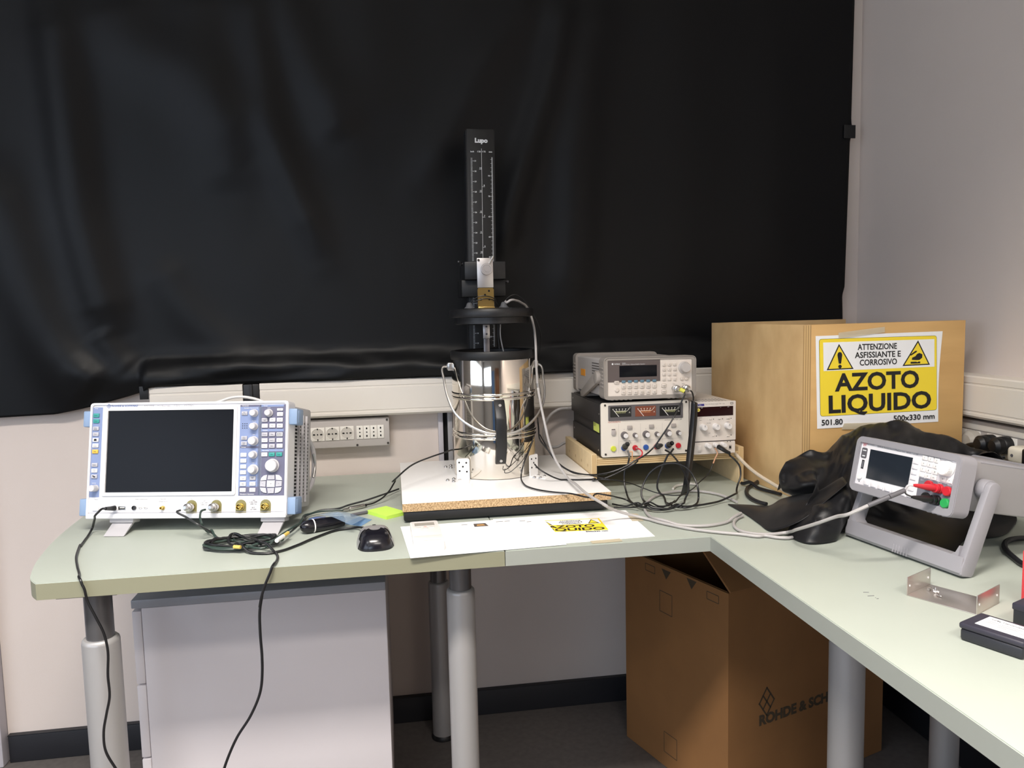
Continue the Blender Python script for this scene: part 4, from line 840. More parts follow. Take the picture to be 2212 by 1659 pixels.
b.box(-.1265, .1265, ye-.012, ye+.008, zf, zf+.009, AGB, .003); b.build('handle', ag)
for x in (-.09, .09):
    b = MB(); b.cyl((x, .285, -.0015), (x, .285, .004), .007, AGB, seg=14); b.build('rear_foot', ag)

# ---------------------------------------------------------------- plywood crate with its sign
CRW = mat('crate_plywood', (222, 180, 118), 0.55, var=.07, scale=4, stretch=(.6, .6, 4), rgb2=(202, 160, 102)); CRE = mat('crate_edge', (214, 180, 124), .6)
CRS = mat('crate_stained_plywood', (222, 188, 136), 0.6, var=.1, scale=7, stretch=(1, 1.6, 1), rgb2=(196, 160, 112))
cr = thing('crate', 'open plywood crate with yellow warning sign in the desk corner', 'crate', (-.5027, -.5839, .7403), RM(4.16))
w_, h_, d_, T_ = .428, .3997, .4315, .020
b = MB(); b.box(0, T_, 0, d_, 0, h_, CRS, .001)
for k in range(7): b.quad([(T_*k/7, -.0003, .002), (T_*(k+1)/7, -.0003, .002), (T_*(k+1)/7, -.0003, h_-.001), (T_*k/7, -.0003, h_-.001)], CRE if k % 2 else PLYD)
b.build('side_panel', cr)
b = MB(); b.box(T_, w_, .0, T_, 0, h_, CRW, .001); b.build('front_panel', cr)
b = MB(); b.box(T_, w_-.02, d_-T_, d_, 0, h_, CRS, .001); b.build('back_panel', cr)
b = MB(); b.box(w_-.02, w_, T_, d_-.0, 0, .06, CRS, .001); b.build('side_rail', cr)
b = MB(); b.box(T_, w_-.02, T_, d_-T_, .0005, .012, CRS); b.build('bottom', cr)
for z in (.385, .34, .16): 
    b = MB(); b.box(w_-.0002, w_+.003, .004, .016, z, z+.012, BLK, .0008); b.build('hinge', cr)

sg = thing('warning_sign', 'yellow and white liquid nitrogen warning sign taped to the crate', 'sign', (-.5027, -.5839, .74), RM(4.16))
BL, BR, TL, TR = Vector((0.0377,0.1646)), Vector((0.3591,0.1634)), Vector((0.0303,0.3745)), Vector((0.3641,0.376))
ex, ez = BR-BL, TL-BL
def su(c):
    c = Vector(c)-BL; dt = ex.x*ez.y-ex.y*ez.x; return ((c.x*ez.y-c.y*ez.x)/dt*.297, (ex.x*c.y-ex.y*c.x)/dt*.21)
MSG = Matrix(((ex.x/.297, 0, ez.x/.21, BL.x), (0, 1, 0, -.0012), (ex.y/.297, 0, ez.y/.21, BL.y), (0, 0, 0, 1)))
b = MB(); bm2 = bmesh.new(); NX, NZ = 24, 16; rows = []
tr_ = Vector(su(TR))
for j in range(NZ+1):
    row = []
    for i in range(NX+1):
        u, v = i/NX, j/NZ; sx = 1+(tr_.x/.297-1)*v; bow = .004*math.sin(PI*v)*(u-.0)
        row.append(bm2.verts.new((.297*u*sx-bow, 0, .21*v+(tr_.y-.21)*u*v)))
    rows.append(row)
for j in range(NZ):
    for i in range(NX): bm2.faces.new((rows[j][i], rows[j][i+1], rows[j+1][i+1], rows[j+1][i]))
b._take(bm2, PAPER, MSG)
def sp(loop, m, y=-.0004):
    bq = bmesh.new(); bq.faces.new([bq.verts.new((p[0], y, p[1])) for p in loop]); b._take(bq, m, MSG, False)
q = [su(c) for c in ((0.0449,0.1922), (0.3491,0.1919), (0.3529,0.3677), (0.0413,0.3665))]
X0, X1, Z0, Z1 = q[0][0], (q[1][0]+q[2][0])/2, q[0][1], (q[2][1]+q[3][1])/2
sp(rr(X0, X1, Z0, Z1, .006), INK, -.0003); sp(rr(X0+.0007, X1-.0007, Z0+.0007, Z1-.0007, .0055), YEL, -.0005)
a0, a1 = su((0.0515,0.2951)), su((0.3414,0.3593)); sp([(a0[0], a0[1]), (a1[0], a0[1]), (a1[0], a1[1]-.001), (a0[0], a1[1]-.001)], PAPER, -.0007)
def tri(cs):
    P = [Vector(su(c)) for c in cs]; g = sum(P, Vector((0, 0)))/3; sp(P, INK, -.0008); sp([g+(p-g)*.86 for p in P], YEL, -.0010); return g
g = tri(((0.0591,0.2968), (0.1284,0.2971), (0.0896,0.3553)))
sp([(g.x-.0028, g.y-.006), (g.x+.0028, g.y-.006), (g.x+.0058, g.y+.014), (g.x+.004, g.y+.019), (g.x, g.y+.0205), (g.x-.004, g.y+.019), (g.x-.0058, g.y+.014)], INK, -.0012); sp([(g.x+.0042*math.cos(2*PI*k/16), g.y-.0125+.0042*math.sin(2*PI*k/16)) for k in range(16)], INK, -.0012)
g = tri(((0.2568,0.2986), (0.3312,0.2989), (0.2971,0.3569)))
sp([(g.x-.016, g.y-.015), (g.x+.008, g.y-.015), (g.x+.008, g.y-.0105), (g.x+.003, g.y-.0105), (g.x+.001, g.y-.0122), (g.x-.002, g.y-.0105), (g.x-.016, g.y-.0105)], INK, -.0012)
sp([(g.x-.013, g.y-.006), (g.x-.002, g.y-.007), (g.x+.006, g.y-.007), (g.x+.013, g.y-.002), (g.x+.0135, g.y+.006), (g.x+.006, g.y+.0095), (g.x+.0, g.y+.007), (g.x-.004, g.y+.002), (g.x-.012, g.y-.001)], INK, -.0012)
sp([(g.x-.017, g.y+.006), (g.x-.0155, g.y+.0035), (g.x-.001, g.y+.0115), (g.x+.0005, g.y+.0145), (g.x-.004, g.y+.0145)], INK, -.0012)
def st(s_, c0, c1, h, bold=.03):
    p, r = su(c0), su(c1); b.text(s_, p[0], (p[1]+r[1])/2, h, INK, -.0012, bold=bold, wid=r[0]-p[0], M=MSG)
st('ATTENZIONE', (0.1383,0.3395), (0.2413,0.3398), .0132, .02); st('ASFISSIANTE E', (0.1314,0.3214), (0.2521,0.3215), .0132, .02); st('CORROSIVO', (0.1434,0.3037), (0.2415,0.3044), .0132, .02)
st('AZOTO', (0.0836,0.2484), (0.3057,0.249), .0385); st('LIQUIDO', (0.0631,0.1997), (0.3345,0.1989), .0385)
st('501.80', (0.0475,0.1723), (0.102,0.1716), .0125, .02); st('500x330 mm', (0.2355,0.1726), (0.3473,0.1708), .0125, .02)
b.build('sheet', sg)
for cs in (((0.0879,0.3671), (0.2072,0.3778), (0.2068,0.3907), (0.0872,0.3805)), ((0.0991,0.1601), (0.2201,0.1539), (0.2197,0.17), (0.1058,0.1735))):
    b = MB(); b.prism([tuple(c) for c in cs], -.0032, -.0029, TAPE, 'y'); b.build('tape_strip', sg)

# ---------------------------------------------------------------- source measure unit on its bail
KB = mat('smu_grey', (150, 148, 153), 0.5); KBD = mat('smu_body_grey', (148, 145, 146), 0.5); KP = mat('smu_panel_white', (232, 230, 233), 0.45); KT = mat('terminal_grey', (118, 118, 128), 0.5)
ks = thing('source_meter', 'grey source meter propped on its bail in front of black cloth', 'measuring instrument', (-.5423, -.9819, .85), RM(-80.14, -11.47, 0))
b = MB(); b.prism(rr(-.103, .103, .001, .0845, .003), .012, .292, KBD, 'y'); b.box(-.1035, .1035, .05, .288, .0815, .085, KB, .001); b.build('case', ks)
b = MB(); b.frame(rr(-.1138, .1138, -.0125, .0885, .012), rr(-.1050, .1050, 0, .0786, .002), -.004, .0, KB); b.frame(rr(-.1148, .1148, -.0135, .0895, .013), rr(-.1045, .1045, .0005, .0780, .002), -.0025, .030, KB)
for k in range(5): b.box(-.085+k*.012, -.080+k*.012, .002, .026, -.0150, -.012, KB, .001)
for k in range(4): b.box(.060+k*.010, .064+k*.010, .002, .026, -.0150, -.012, KB, .001)
b.build('bumper', ks)
b = MB(); b.prism(rr(-.108, .108, -.006, .088, .01), .275, .300, KB, 'y'); b.build('rear_bumper', ks)
b = MB(); b.box(-.1046, .1046, 0, .012, .0006, .0779, KP)
q = [(0.0355,0.0394), (0.1066,0.0393), (0.105,0.0006), (0.0366,-0.0009)]; b.prism([tuple(c) for c in q], -.0006, .0004, KT, 'y')
x, z = -0.091,0.0757; b.text('KEYSIGHT', x, z, .0030, INKG, -.0004, wid=.0175)
x, z = -0.0665,0.0751; b.text('B2901B', x, z, .0032, INKG, -.0004, wid=.0125); b.text('Precision Source/Measure Unit', x+.0145, z, .0026, INKG, -.0004, wid=.0480); b.text('100 fA, 1 ch', x+.0655, z, .0024, INKG, -.0004, wid=.018); b.text('LXI', x+.0860, z, .0024, INKG, -.0004, wid=.005)
x, z = -0.0966,0.076; RDL = mat('logo_crimson', (200, 40, 60), .6); b.strip([(x-.006, z), (x-.0035, z+.003), (x-.002, z-.0045), (x, z+.005), (x+.002, z-.0035), (x+.0035, z+.003), (x+.006, z)], .0008, RDL, -.0004)
x, z = -0.0946,0.0593; b.prism(rr(x-.007, x+.0065, z-.0098, z+.0098, .003), -.0004, .0004, INKG, 'y'); b.box(x-.0045, x+.004, -.0007, -.0004, z+.004, z+.0058, INKW); b.box(x-.0035, x+.003, -.0007, -.0004, z-.0062, z-.0042, INKW)
x, z = -0.0936,0.0382; b.box(x-.0028, x+.0028, -.0006, .0004, z-.0082, z+.0082, INK); b.box(x-.0006, x+.0016, -.0010, -.0006, z-.006, z+.006, KT)
x, z = -0.0949,0.0057; b.disc(x, z, .0012, INK, -.0004, 8)
for c, s_ in (((0.0429,0.0348), 'Ch 1'), ((0.0592,0.0368), 'Sense'), ((0.0781,0.0364), 'Force'), ((0.0974,0.0371), 'Guard')): b.text(s_, c[0], c[1], .0024, INKW, -.0009, ax='CENTER')
b.strip([(0.0787,0.0281), (0.0954,0.0275)], .0005, INKW, -.0009)
b.build('front_panel', ks)
b = MB(); b.prism([(-0.0808,0.0687), (0.0156,0.0694), (0.0152,0.0158), (-0.0798,0.0147)], -.0008, .0005, mat('lcd_blue_black', (36, 42, 50), .08, spec=.8), 'y'); b.build('screen', ks)
for c in ((0.0237,0.0639), (0.0238,0.0551), (0.0239,0.0455), (0.0239,0.036), (0.0235,0.0265), (0.0233,0.017), (0.0232,0.0056)): button(ks, c, .0118, .0078, KP, y=0, th=.0024)
for c in ((-0.076,0.0067), (-0.0594,0.0062), (-0.043,0.0059), (-0.0267,0.0056), (-0.0106,0.0056), (0.0061,0.0053)): button(ks, c, .0118, .0082, KP, y=0, th=.0024)
for k, c in enumerate(((0.0408,0.0738), (0.053,0.0736), (0.0655,0.0734), (0.0411,0.0642), (0.0534,0.0639), (0.0657,0.0637), (0.0408,0.0543), (0.0531,0.0541), (0.0659,0.0538), (0.0407,0.0448), (0.0532,0.0445), (0.0655,0.0443))): button(ks, c, .0108, .0084, WHITE, '123456789 0'[k] if k < 11 else '+/-', y=0, th=.002, ts=.0024)
for c, s_ in (((0.0833,0.0456), '\u25c0'), ((0.0959,0.0453), '\u25b6')): button(ks, c, .0120, .0088, WHITE, '<' if s_ == '\u25c0' else '>', y=0, th=.002, ts=.003)
knob(ks, (0.0886,0.0637), .0128, .0115, .014, WHITE, y=0, ribs=28)
knob(ks, (-0.0944,0.0142), .0052, .0048, .004, WHITE, y=0, skirt=False, name='power_button')
KPL = [(0.0595,0.0299), (0.0804,0.0285), (0.0964,0.0275), (0.0573,0.0092), (0.0793,0.009), (0.0964,0.0077)]
for c, m in zip(KPL, (SR, SR, SR, BLK, BLK, SGN)): banana_socket(ks, c, m, .0082, -.0006, L=.006)
b = MB()
for s in (-1, 1):
    x0, x1 = sorted((s*.1165, s*.130)); yp, zp = .0605, .041
    b.cyl((s*.105, yp, zp), (s*.121, yp, zp), .0165, KB, bev=.001)
    top = [(yp+.014*math.cos(math.radians(a)), zp+.014*math.sin(math.radians(a))) for a in range(0, 181, 20)]
    b.prism(top+[(.020, -.090), (.021, -.100), (.025, -.1030), (.044, -.1030), (.048, -.098)], x0, x1, KB, 'x', bev=.003)
b.prism([(.020, -.072), (.0195, -.098), (.024, -.1030), (.044, -.1030), (.0475, -.098), (.0485, -.072)], -.128, .128, KB, 'x', bev=.003)
for s in (-1, 1): b.prism([(s*.118, -.073), (s*.104, -.0725), (s*.1115, -.067), (s*.1165, -.055), (s*.118, -.055)][::s], .021, .047, KB, 'y')
for k in range(6): b.box(-.012+k*.006, -.009+k*.006, .0188, .030, -.1025, -.088, KB, .001)
b.build('bail_handle', ks)

# ---------------------------------------------------------------- black cloth heaped behind the source meter
def sheet(cols, nu, nv, amp, seed):
    """smooth surface through columns of points, with creases"""
    up_ = [spline(c, nv) for c in cols]
    rows = list(zip(*up_)); rows = [spline(r, nu) for r in rows]
    bq = bmesh.new(); V = []
    for j, r in enumerate(rows):
        L = []
        for i, p in enumerate(r):
            ej = min(1, min(j, len(rows)-1-j)/4); fz = max(0, min(1, (p.z-.7425)/.03))
            q = p*16; n1 = noise.noise((q.x*1.2+seed, q.y*.7, q.z*1.1)); n2 = 1-abs(noise.noise((q.x*2.3+q.z*.8, q.y*1.6+seed, q.z*1.9)))*2.6
            n3 = 1-abs(noise.noise((q.x*.9+q.z, q.y*.9, seed+q.z*.6-q.x*.5)))*2.4
            d = amp*(n1*.9+n2*.4+n3*.8)*fz*(.3+.7*ej)
            co = p+Vector((-.25*d, -.7*d, .45*d)); co.z = max(co.z, .7415); L.append(bq.verts.new(co))
        V.append(L)
    for j in range(len(V)-1):
        for i in range(len(V[0])-1): bq.faces.new((V[j][i], V[j][i+1], V[j+1][i+1], V[j+1][i]))
    return bq
def K(p): return (p[0]+.004, min(-.594+.06*(p[0]+.5), -.575), p[2]-.07)
TOP = [(-0.5726,-0.64,0.8409), (-0.5458,-0.64,0.8549), (-0.5165,-0.64,0.8648), (-0.4821,-0.632,0.8538), (-0.4293,-0.62,0.8814), (-0.3879,-0.612,0.8895), (-0.3239,-0.61,0.9026), (-0.2782,-0.61,0.9057), (-0.2123,-0.6,0.8798), (-0.1411,-0.6,0.8613), (-0.1188,-0.65,0.8516), (-0.1648,-0.78,0.8504)]
FRT = [((-0.5636,-0.66,0.7736), (-0.5997,-0.675,0.7957), (-0.6002,-0.665,0.8154)), ((-0.5646,-0.7,0.7813), (-0.5994,-0.725,0.8087), (-0.5766,-0.7,0.8304)), ((-0.5557,-0.74,0.7973), (-0.5713,-0.76,0.8184), (-0.5483,-0.7,0.8378)),
 ((-0.6661,-0.8329,0.74), (-0.6424,-0.83,0.7707), (-0.5641,-0.77,0.7996)), ((-0.6562,-0.8858,0.74), (-0.6296,-0.865,0.7776), (-0.5491,-0.79,0.8187)), ((-0.6019,-0.8824,0.74), (-0.5835,-0.865,0.7827), (-0.5297,-0.805,0.8311)), ((-.556, -.833, .7425), (-0.5105,-0.805,0.7707), (-0.4842,-0.765,0.8197)),
 ((-.455, -.90, .7425), (-.44, -.83, .746), (-.42, -.765, .80)), ((-.44, -.99, .7425), (-.39, -.90, .745), (-.34, -.74, .785)), ((-.38, -.94, .7425), (-.32, -.90, .745), (-.25, -.715, .775)), ((-.28, -.92, .7425), (-.21, -.86, .745), (-.15, -.70, .765)), ((-.20, -.86, .7425), (-.18, -.84, .745), (-.16, -.81, .76))]
def Z1(p): return (p[0], p[1], max(p[2], .7425))
cols = [[Z1(q) for q in f]+[t_, K(t_)] for f, t_ in zip(FRT, TOP)]
tail = [[(-0.6765,-0.5788,0.742), (-0.6761,-0.5781,0.742), (-0.6748,-0.576,0.742)], [(-0.6756,-0.6639,0.742), (-0.6629,-0.6472,0.747), (-0.6317,-0.5945,0.742)], [(-0.6826,-0.7459,0.742), (-0.661,-0.7162,0.752), (-0.5996,-0.6117,0.742)], [(-0.6863,-0.7901,0.7425), (-0.6532,-0.7546,0.765), (-0.5906,-0.66,0.7688)], [(-0.6507,-0.845,0.7733), (-0.6257,-0.79,0.786), (-0.5798,-0.7,0.7858)], [(-0.5965,-0.84,0.8066), (-0.5782,-0.8,0.8075), (-0.5693,-0.76,0.8053)], [(-0.5469,-0.835,0.8387), (-0.5429,-0.82,0.8418), (-0.5296,-0.79,0.8414)]]
t = thing('black_cloth', 'crumpled black cloth heaped between the crate and source meter', 'cloth')
b = MB(); b._take(sheet(cols, 12, 14, .013, 3.0), CLOTH); b._take(sheet(tail, 10, 10, .004, 9.0), CLOTH); o = b.build('cloth', t, 70)
so = o.modifiers.new('thickness', 'SOLIDIFY'); so.thickness = .0008; so.offset = 1

# ---------------------------------------------------------------- papers, remote, mouse and small desk things
def on_top(z): return Matrix.Translation((0, 0, z)) @ Matrix.Rotation(-PI/2, 4, 'X')
def poly_xy(b, pts, z, m): b.quad([(p[0], p[1], z) for p in pts], m)
t = thing('paper_sheet', 'white sheet with yellow print lying under the other sheet', 'paper')
R4 = [(-1.2110, -.7800), (-.9135, -.7701), (-.9105, -.5660), (-1.2080, -.5700)]
b = MB(); b.prism(R4, .7403, .7406, PAPER, 'z')
yq = [(-1.1285,-0.6927,0.7406), (-0.9893,-0.7063,0.7406), (-0.9851,-0.6164,0.7406), (-1.1184,-0.6059,0.7406)]
poly_xy(b, yq, .7407, YEL)
def bl(u, v):
    a_, c_ = Vector(yq[0]).lerp(Vector(yq[1]), u), Vector(yq[3]).lerp(Vector(yq[2]), u); return a_.lerp(c_, v)
poly_xy(b, [bl(.03, .55), bl(.97, .55), bl(.97, .95), bl(.03, .95)], .7408, PAPER)
for g in (.13, .86):
    poly_xy(b, [bl(g-.09, .57), bl(g+.09, .57), bl(g, .93)], .70+.0409, INK); poly_xy(b, [bl(g-.065, .61), bl(g+.065, .61), bl(g, .87)], .7410, YEL)
e_, f_ = Vector(yq[1])-Vector(yq[0]), Vector(yq[3])-Vector(yq[0])
MP = Matrix(((e_.x, 0, f_.x, yq[0][0]), (e_.y, 0, f_.y, yq[0][1]), (0, -1, 0, .7410), (0, 0, 0, 1)))
for s_, u0, u1, v, h in (('AZOTO', .14, .84, .30, .20), ('LIQUIDO', .06, .95, .05, .20), ('ATTENZIONE', .34, .66, .83, .075), ('ASFISSIANTE E', .32, .68, .71, .075), ('CORROSIVO', .36, .64, .59, .075), ('500x330 mm', .66, .98, -.12, .085)): b.text(s_, u0, v, h, INK, -.0, bold=.03, wid=u1-u0, M=MP)
b.build('sheet', t)
for pts in (((-1.045, -.790), (-.985, -.788), (-.985, -.770), (-1.045, -.772)), ((-.9235, -.655), (-.900, -.660), (-.895, -.600), (-.9185, -.596))):
    b = MB(); b.prism(pts, .7409, .7411, TAPE, 'z'); b.build('tape_strip', t)
t = thing('paper_sheet', 'white sheet overhanging the desk edge under the remote control', 'paper')
b = MB(); b.prism([(-1.3900, -.8030), (-1.0945, -.7866), (-1.1035, -.5770), (-1.4053, -.5870)], .7413, .7416, PAPER, 'z')
x0, y0, _ = (-1.2533,-0.6247,0.74); x1, y1, _ = (-1.224,-0.6015,0.74)
b.prism([(x0, y0), (x1, y0), (x1-.004, y1), (x0, y1)], .7416, .7418, mat('print_brown', (88, 78, 74), .7), 'z'); b.prism([(x0+.006, y0+.006), (x1-.006, y0+.006), (x1-.009, y1-.008), (x0+.006, y1-.008)], .7417, .7419, mat('print_ochre', (206, 158, 96), .7), 'z')
for (a_, c_) in (((-1.2047,-0.5984,0.74), (-1.1894,-0.6002,0.74)), ((-1.1866,-0.5989,0.74), (-1.175,-0.5998,0.74)), ((-1.1549,-0.6046,0.74), (-1.1429,-0.6036,0.74)), ((-1.1408,-0.6138,0.74), (-1.1315,-0.5985,0.74)), ((-1.2788,-0.6055,0.74), (-1.2662,-0.6066,0.74))): poly_xy(b, [(a_[0], a_[1]), (c_[0], a_[1]), (c_[0], a_[1]+.003), (a_[0], a_[1]+.003)], .7417, INKG)
b.build('sheet', t)
t = thing('remote_control', 'white remote control with small grey display on the paper sheet', 'remote control', (-1.3555, -.690, .7416), RM(1.5))
b = MB(); b.prism(rr(-.0285, .0285, -.080, .082, .006), 0, .015, WHITE, 'z', bev=.002); b.prism(rr(-.0292, .0292, -.082, -.028, .006), 0, .0165, WHITE, 'z', bev=.0015); b.box(-.024, .024, -.066, -.064, .0164, .0168, mat('groove_grey', (200, 198, 194), .6))
b.build('body', t)
b = MB(); b.prism(rr(-.020, .020, .045, .066, .001), .0150, .0154, mat('lcd_grey', (150, 150, 146), .25), 'z'); b.build('display', t)
for (x, y, w_, h_, m) in ((0, .036, .006, .005, mat('button_rose', (214, 168, 160), .5)), (-.014, .030, .011, .005, mat('groove_grey', (200, 198, 194))), (.014, .031, .011, .005, mat('groove_grey', (200, 198, 194))), (0, .024, .011, .005, mat('groove_grey', (200, 198, 194)))):
    b = MB(); b.box(x-w_/2, x+w_/2, y-h_/2, y+h_/2, .0148, .0160, m, .0005); b.build('button', t)

ms = thing('computer_mouse', 'black and silver computer mouse left of the paper sheets', 'mouse', (-1.4555, -.690, .74), RM(4))
SILV = mat('silver_plastic', (168, 166, 168), .35, metal=.5); MBLK = mat('mouse_black', (20, 19, 26), .22)
def dome(test, off=0.0):
    bq = bmesh.new(); NU, NV = 40, 18; V = []
    for j in range(NV+1):
        v = j/NV; L = []
        for i in range(NU):
            a = 2*PI*i/NU; cx, cy = math.cos(a), math.sin(a)
            ca = math.copysign(abs(cx)**.75, cx); sa = math.copysign(abs(cy)**.75, cy)
            rad = math.cos(v*PI/2)**.42 if v < 1 else 0
            hz = .033*math.sin(v*PI/2)**.9*(1-.22*(sa*rad+.2)**2 if sa > -.2 else 1-.20*(sa*rad)**2)
            fl = 1+.13*max(0, 1-v*3.2)
            L.append(Vector(((.0345+off)*ca*rad*fl*(1-.10*math.cos(min(1, abs(sa*rad-.05))*PI/2*1)), (.054+off)*sa*rad, hz+off*.6*(v > .05))))
        V.append(L)
    made = {}
    def gv(p):
        k = tuple(round(c, 6) for c in p)
        if k not in made: made[k] = bq.verts.new(p)
        return made[k]
    for j in range(NV):
        for i in range(NU):
            q = [V[j][i], V[j][(i+1) % NU], V[j+1][(i+1) % NU], V[j+1][i]]; c = sum(q, Vector((0, 0, 0)))/4
            if test(c):
                w4 = list(dict.fromkeys(gv(p) for p in q))
                if len(w4) > 2: bq.faces.new(w4)
    return bq
b = MB(); b._take(dome(lambda c: True), MBLK); b.build('shell', ms, 60)
b = MB(); b._take(dome(lambda c: c.y > -.010 and c.z > .012, .0010), SILV); b._take(dome(lambda c: abs(c.x) > .024 and c.z < .016 and c.y > -.03, .0006), SILV); b.build('top_cover', ms, 60)
b = MB(); b.cyl((-.0035, .022, .0275), (.0035, .022, .0275), .0045, BLK, bev=.001); b.build('scroll_wheel', ms)
t = thing('sticky_notes', 'lime green sticky note pad beside the copy stand base', 'note pad')
A_, e1, e2 = Vector((-1.4785, -.4560)), Vector((.0440, -.0620)), Vector((.0424, .0300))
LIME = mat('lime_paper', (202, 240, 96), .8)
b = MB(); P_ = [A_, A_+e1, A_+e1+e2, A_+e2]
for k in range(6): b.prism([(p.x+.0003*(k % 2), p.y) for p in P_], .7402+k*.0013, .7402+k*.0013+.0012, LIME, 'z')
b.build('pad', t)
t = thing('torch', 'short rounded black torch with white ring beside the blue bags', 'torch')
p0, p1 = Vector((-1.5961,-0.5891,0.7545)), Vector((-1.5246,-0.5518,0.7525)); ax = (p1-p0).normalized()
b = MB(); MT = Matrix.Translation(p0) @ ax.to_track_quat('Z', 'Y').to_matrix().to_4x4(); L_ = (p1-p0).length
b.lathe([(0, -.0125), (.006, -.0115), (.0105, -.007), (.0130, 0), (.0138, .008), (.0135, L_*.45), (.0125, L_*.75), (.0110, L_), (0, L_+.001)], MBLK, MT, 28); b.build('body', t)
b = MB(); b.lathe([(.0136, .0125), (.0143, .0128), (.0143, .0150), (.0136, .0153)], WHITE, MT, 28, close=True); b.build('ring', t)
def crumple(poly, z0, amp, seed, m, n=14):
    a_, b_, c_, d_ = [Vector((p[0], p[1])) for p in poly]; bq = bmesh.new(); V = []
    for j in range(n+1):
        L = []
        for i in range(n+1):
            u, v = i/n, j/n; p = (a_.lerp(b_, u)).lerp(d_.lerp(c_, u), v)
            k = z0(u, v) if callable(z0) else z0
            L.append(bq.verts.new((p.x, p.y, k+amp*(1+noise.noise((p.x*40+seed, p.y*40, seed)))*math.sin(PI*u)*math.sin(PI*v)+.0004)))
        V.append(L)
    for j in range(n):
        for i in range(n): bq.faces.new((V[j][i], V[j][i+1], V[j+1][i+1], V[j+1][i]))
    b = MB(); b._take(bq, m); return b
BAG = mat('bag_blue', (96, 156, 214), .18, alpha=.62); BAGP = mat('bag_pale_blue', (136, 172, 208), .18, alpha=.60); BAGD = mat('bag_deep_blue', (52, 100, 184), .3, alpha=.85)
t = thing('plastic_bag', 'pale blue plastic bag draped over the black torch', 'plastic bag')
o = crumple([(-1.5739,-0.56,0.768), (-1.504,-0.6192,0.768), (-1.4805,-0.4994,0.745), (-1.5535,-0.4676,0.752)], lambda u, v: .7705-.018*v-.020*max(0, u-.45), .0035, 2, BAGP).build('film', t)
t = thing('plastic_bag', 'bright blue plastic bag flat on the desk by the lime notes', 'plastic bag')
o = crumple([(-1.5262,-0.5312,0.742), (-1.4881,-0.5619,0.742), (-1.4652,-0.5105,0.742), (-1.4944,-0.4804,0.742)], .7403, .0016, 7, BAG).build('film', t)
t = thing('blue_strip', 'deep blue folded plastic strip behind the black torch', 'plastic strip')
o = crumple([(-1.5948,-0.5877,0.765), (-1.5592,-0.5779,0.766), (-1.5671,-0.4654,0.745), (-1.6011,-0.4718,0.745)], lambda u, v: .766-.024*v, .003, 5, BAGD).build('film', t)
t = thing('pen', 'thin grey pen behind the blue bags', 'pen')
b = MB(); p0, p1 = Vector((-1.5119,-0.477,0.7445)), Vector((-1.477,-0.4573,0.7445)); b.cyl(p0, p1, .0034, INKG, seg=12); b.cyl(p1, p1+(p1-p0).normalized()*.006, .0030, BLK, r1=.0012, seg=12); b.build('barrel', t)
# bent bracket and its screws
br = thing('metal_bracket', 'bent aluminium bracket with tiny screws on the corner desk', 'bracket', (-.6461, -1.1518, .7402), RM(-62.8))
AL2 = mat('aluminium_sheet', (206, 200, 194), .33, metal=.85)
b = MB(); b.box(0, .1007, 0, .072, 0, .0012, AL2, .0003); b.box(0, .0012, 0, .072, .0012, .0285, AL2, .0003); b.box(.0995, .1007, 0, .072, .0012, .0285, AL2, .0003)
for x in (.0006, .1001):
    for y in (.007, .064): b.cyl((x-.0012, y, .014), (x+.0012, y, .014), .0016, WHITE, seg=10)
b.build('sheet', br)
def screw(p, d, lab):
    p = Vector(p); d = Vector(d).normalized(); r = thing('small_screw', lab, 'screw', p, None, 'tiny screws in the bracket'); b = MB()
    M = d.to_track_quat('Z', 'Y').to_matrix().to_4x4(); b.lathe([(0, 0), (.0022, .0002), (.0024, .001), (.0022, .0016), (.0012, .0017), (.0012, .0075), (.0006, .0085), (0, .0086)], STEEL, M, 14); b.build('body', r)
screw((-0.5996,-1.1552,0.7416), (0, 0, 1), 'tiny screw standing on its head in the bent bracket')
for q, d_ in (((-0.6054,-1.1455,0.7438), (1, .4, 0)), ((-0.5972,-1.1427,0.7438), (-.3, 1, 0)), ((-0.6001,-1.15,0.7438), (1, -.6, 0)), ((-0.6068,-1.1668,0.7438), (.2, -1, 0)), ((-0.5955,-1.1577,0.7438), (-1, .5, 0))): screw(q, d_, 'tiny silver screw lying flat in the bent bracket')
cs = thing('plastic_case', 'flat black plastic case with white label on the corner desk', 'case', (-.681, -1.308, .7402), RM(-66.7))
CB = mat('case_black', (38, 39, 46), .4); CBT = mat('case_black_lid', (50, 48, 60), .45)
b = MB(); b.box(0, .0775, 0, .054, 0, .0165, CB, .004, 3); b.build('base', cs)
b = MB(); b.box(-.0012, .0787, -.0012, .0552, .0160, .0245, CBT, .003, 3); b.build('lid', cs)
b = MB(); b.box(.014, .076, .010, .048, .0244, .0249, PAPER); ML = on_top(.0250)
b.text('SiPM', .020, .038, .0042, INKG, 0, bold=.02, M=ML); b.text('Hamamatsu', .0345, .038, .0042, INKG, 0, bold=.02, M=ML); b.text('25', .067, .036, .0050, INK, 0, bold=.02, M=ML)
for k, (u0, u1) in enumerate(((.020, .034), (.037, .062), (.020, .032), (.035, .060), (.036, .048), (.063, .073))): z = .031-(k//2)*.0055; b.quad([(u0, z, .0251), (u1, z, .0251), (u1, z+.0009, .0251), (u0, z+.0009, .0251)], INKG)
b.build('label', cs)
t = thing('small_box', 'small black box with yellow label beside the red box', 'box', (-.578, -1.280, .7402), RM(-66.7))
b = MB(); b.box(0, .085, 0, .06, 0, .030, CB, .003); b.box(-.001, .086, -.001, .061, .022, .0315, CBT, .002); b.build('body', t)
b = MB(); b.box(.008, .05, .022, .050, .0314, .0319, mat('label_yellow', (240, 206, 40), .6)); b.quad([(.015, .030, .0320), (.03, .030, .0320), (.03, .034, .0320), (.015, .034, .0320)], INK); b.build('label', t)
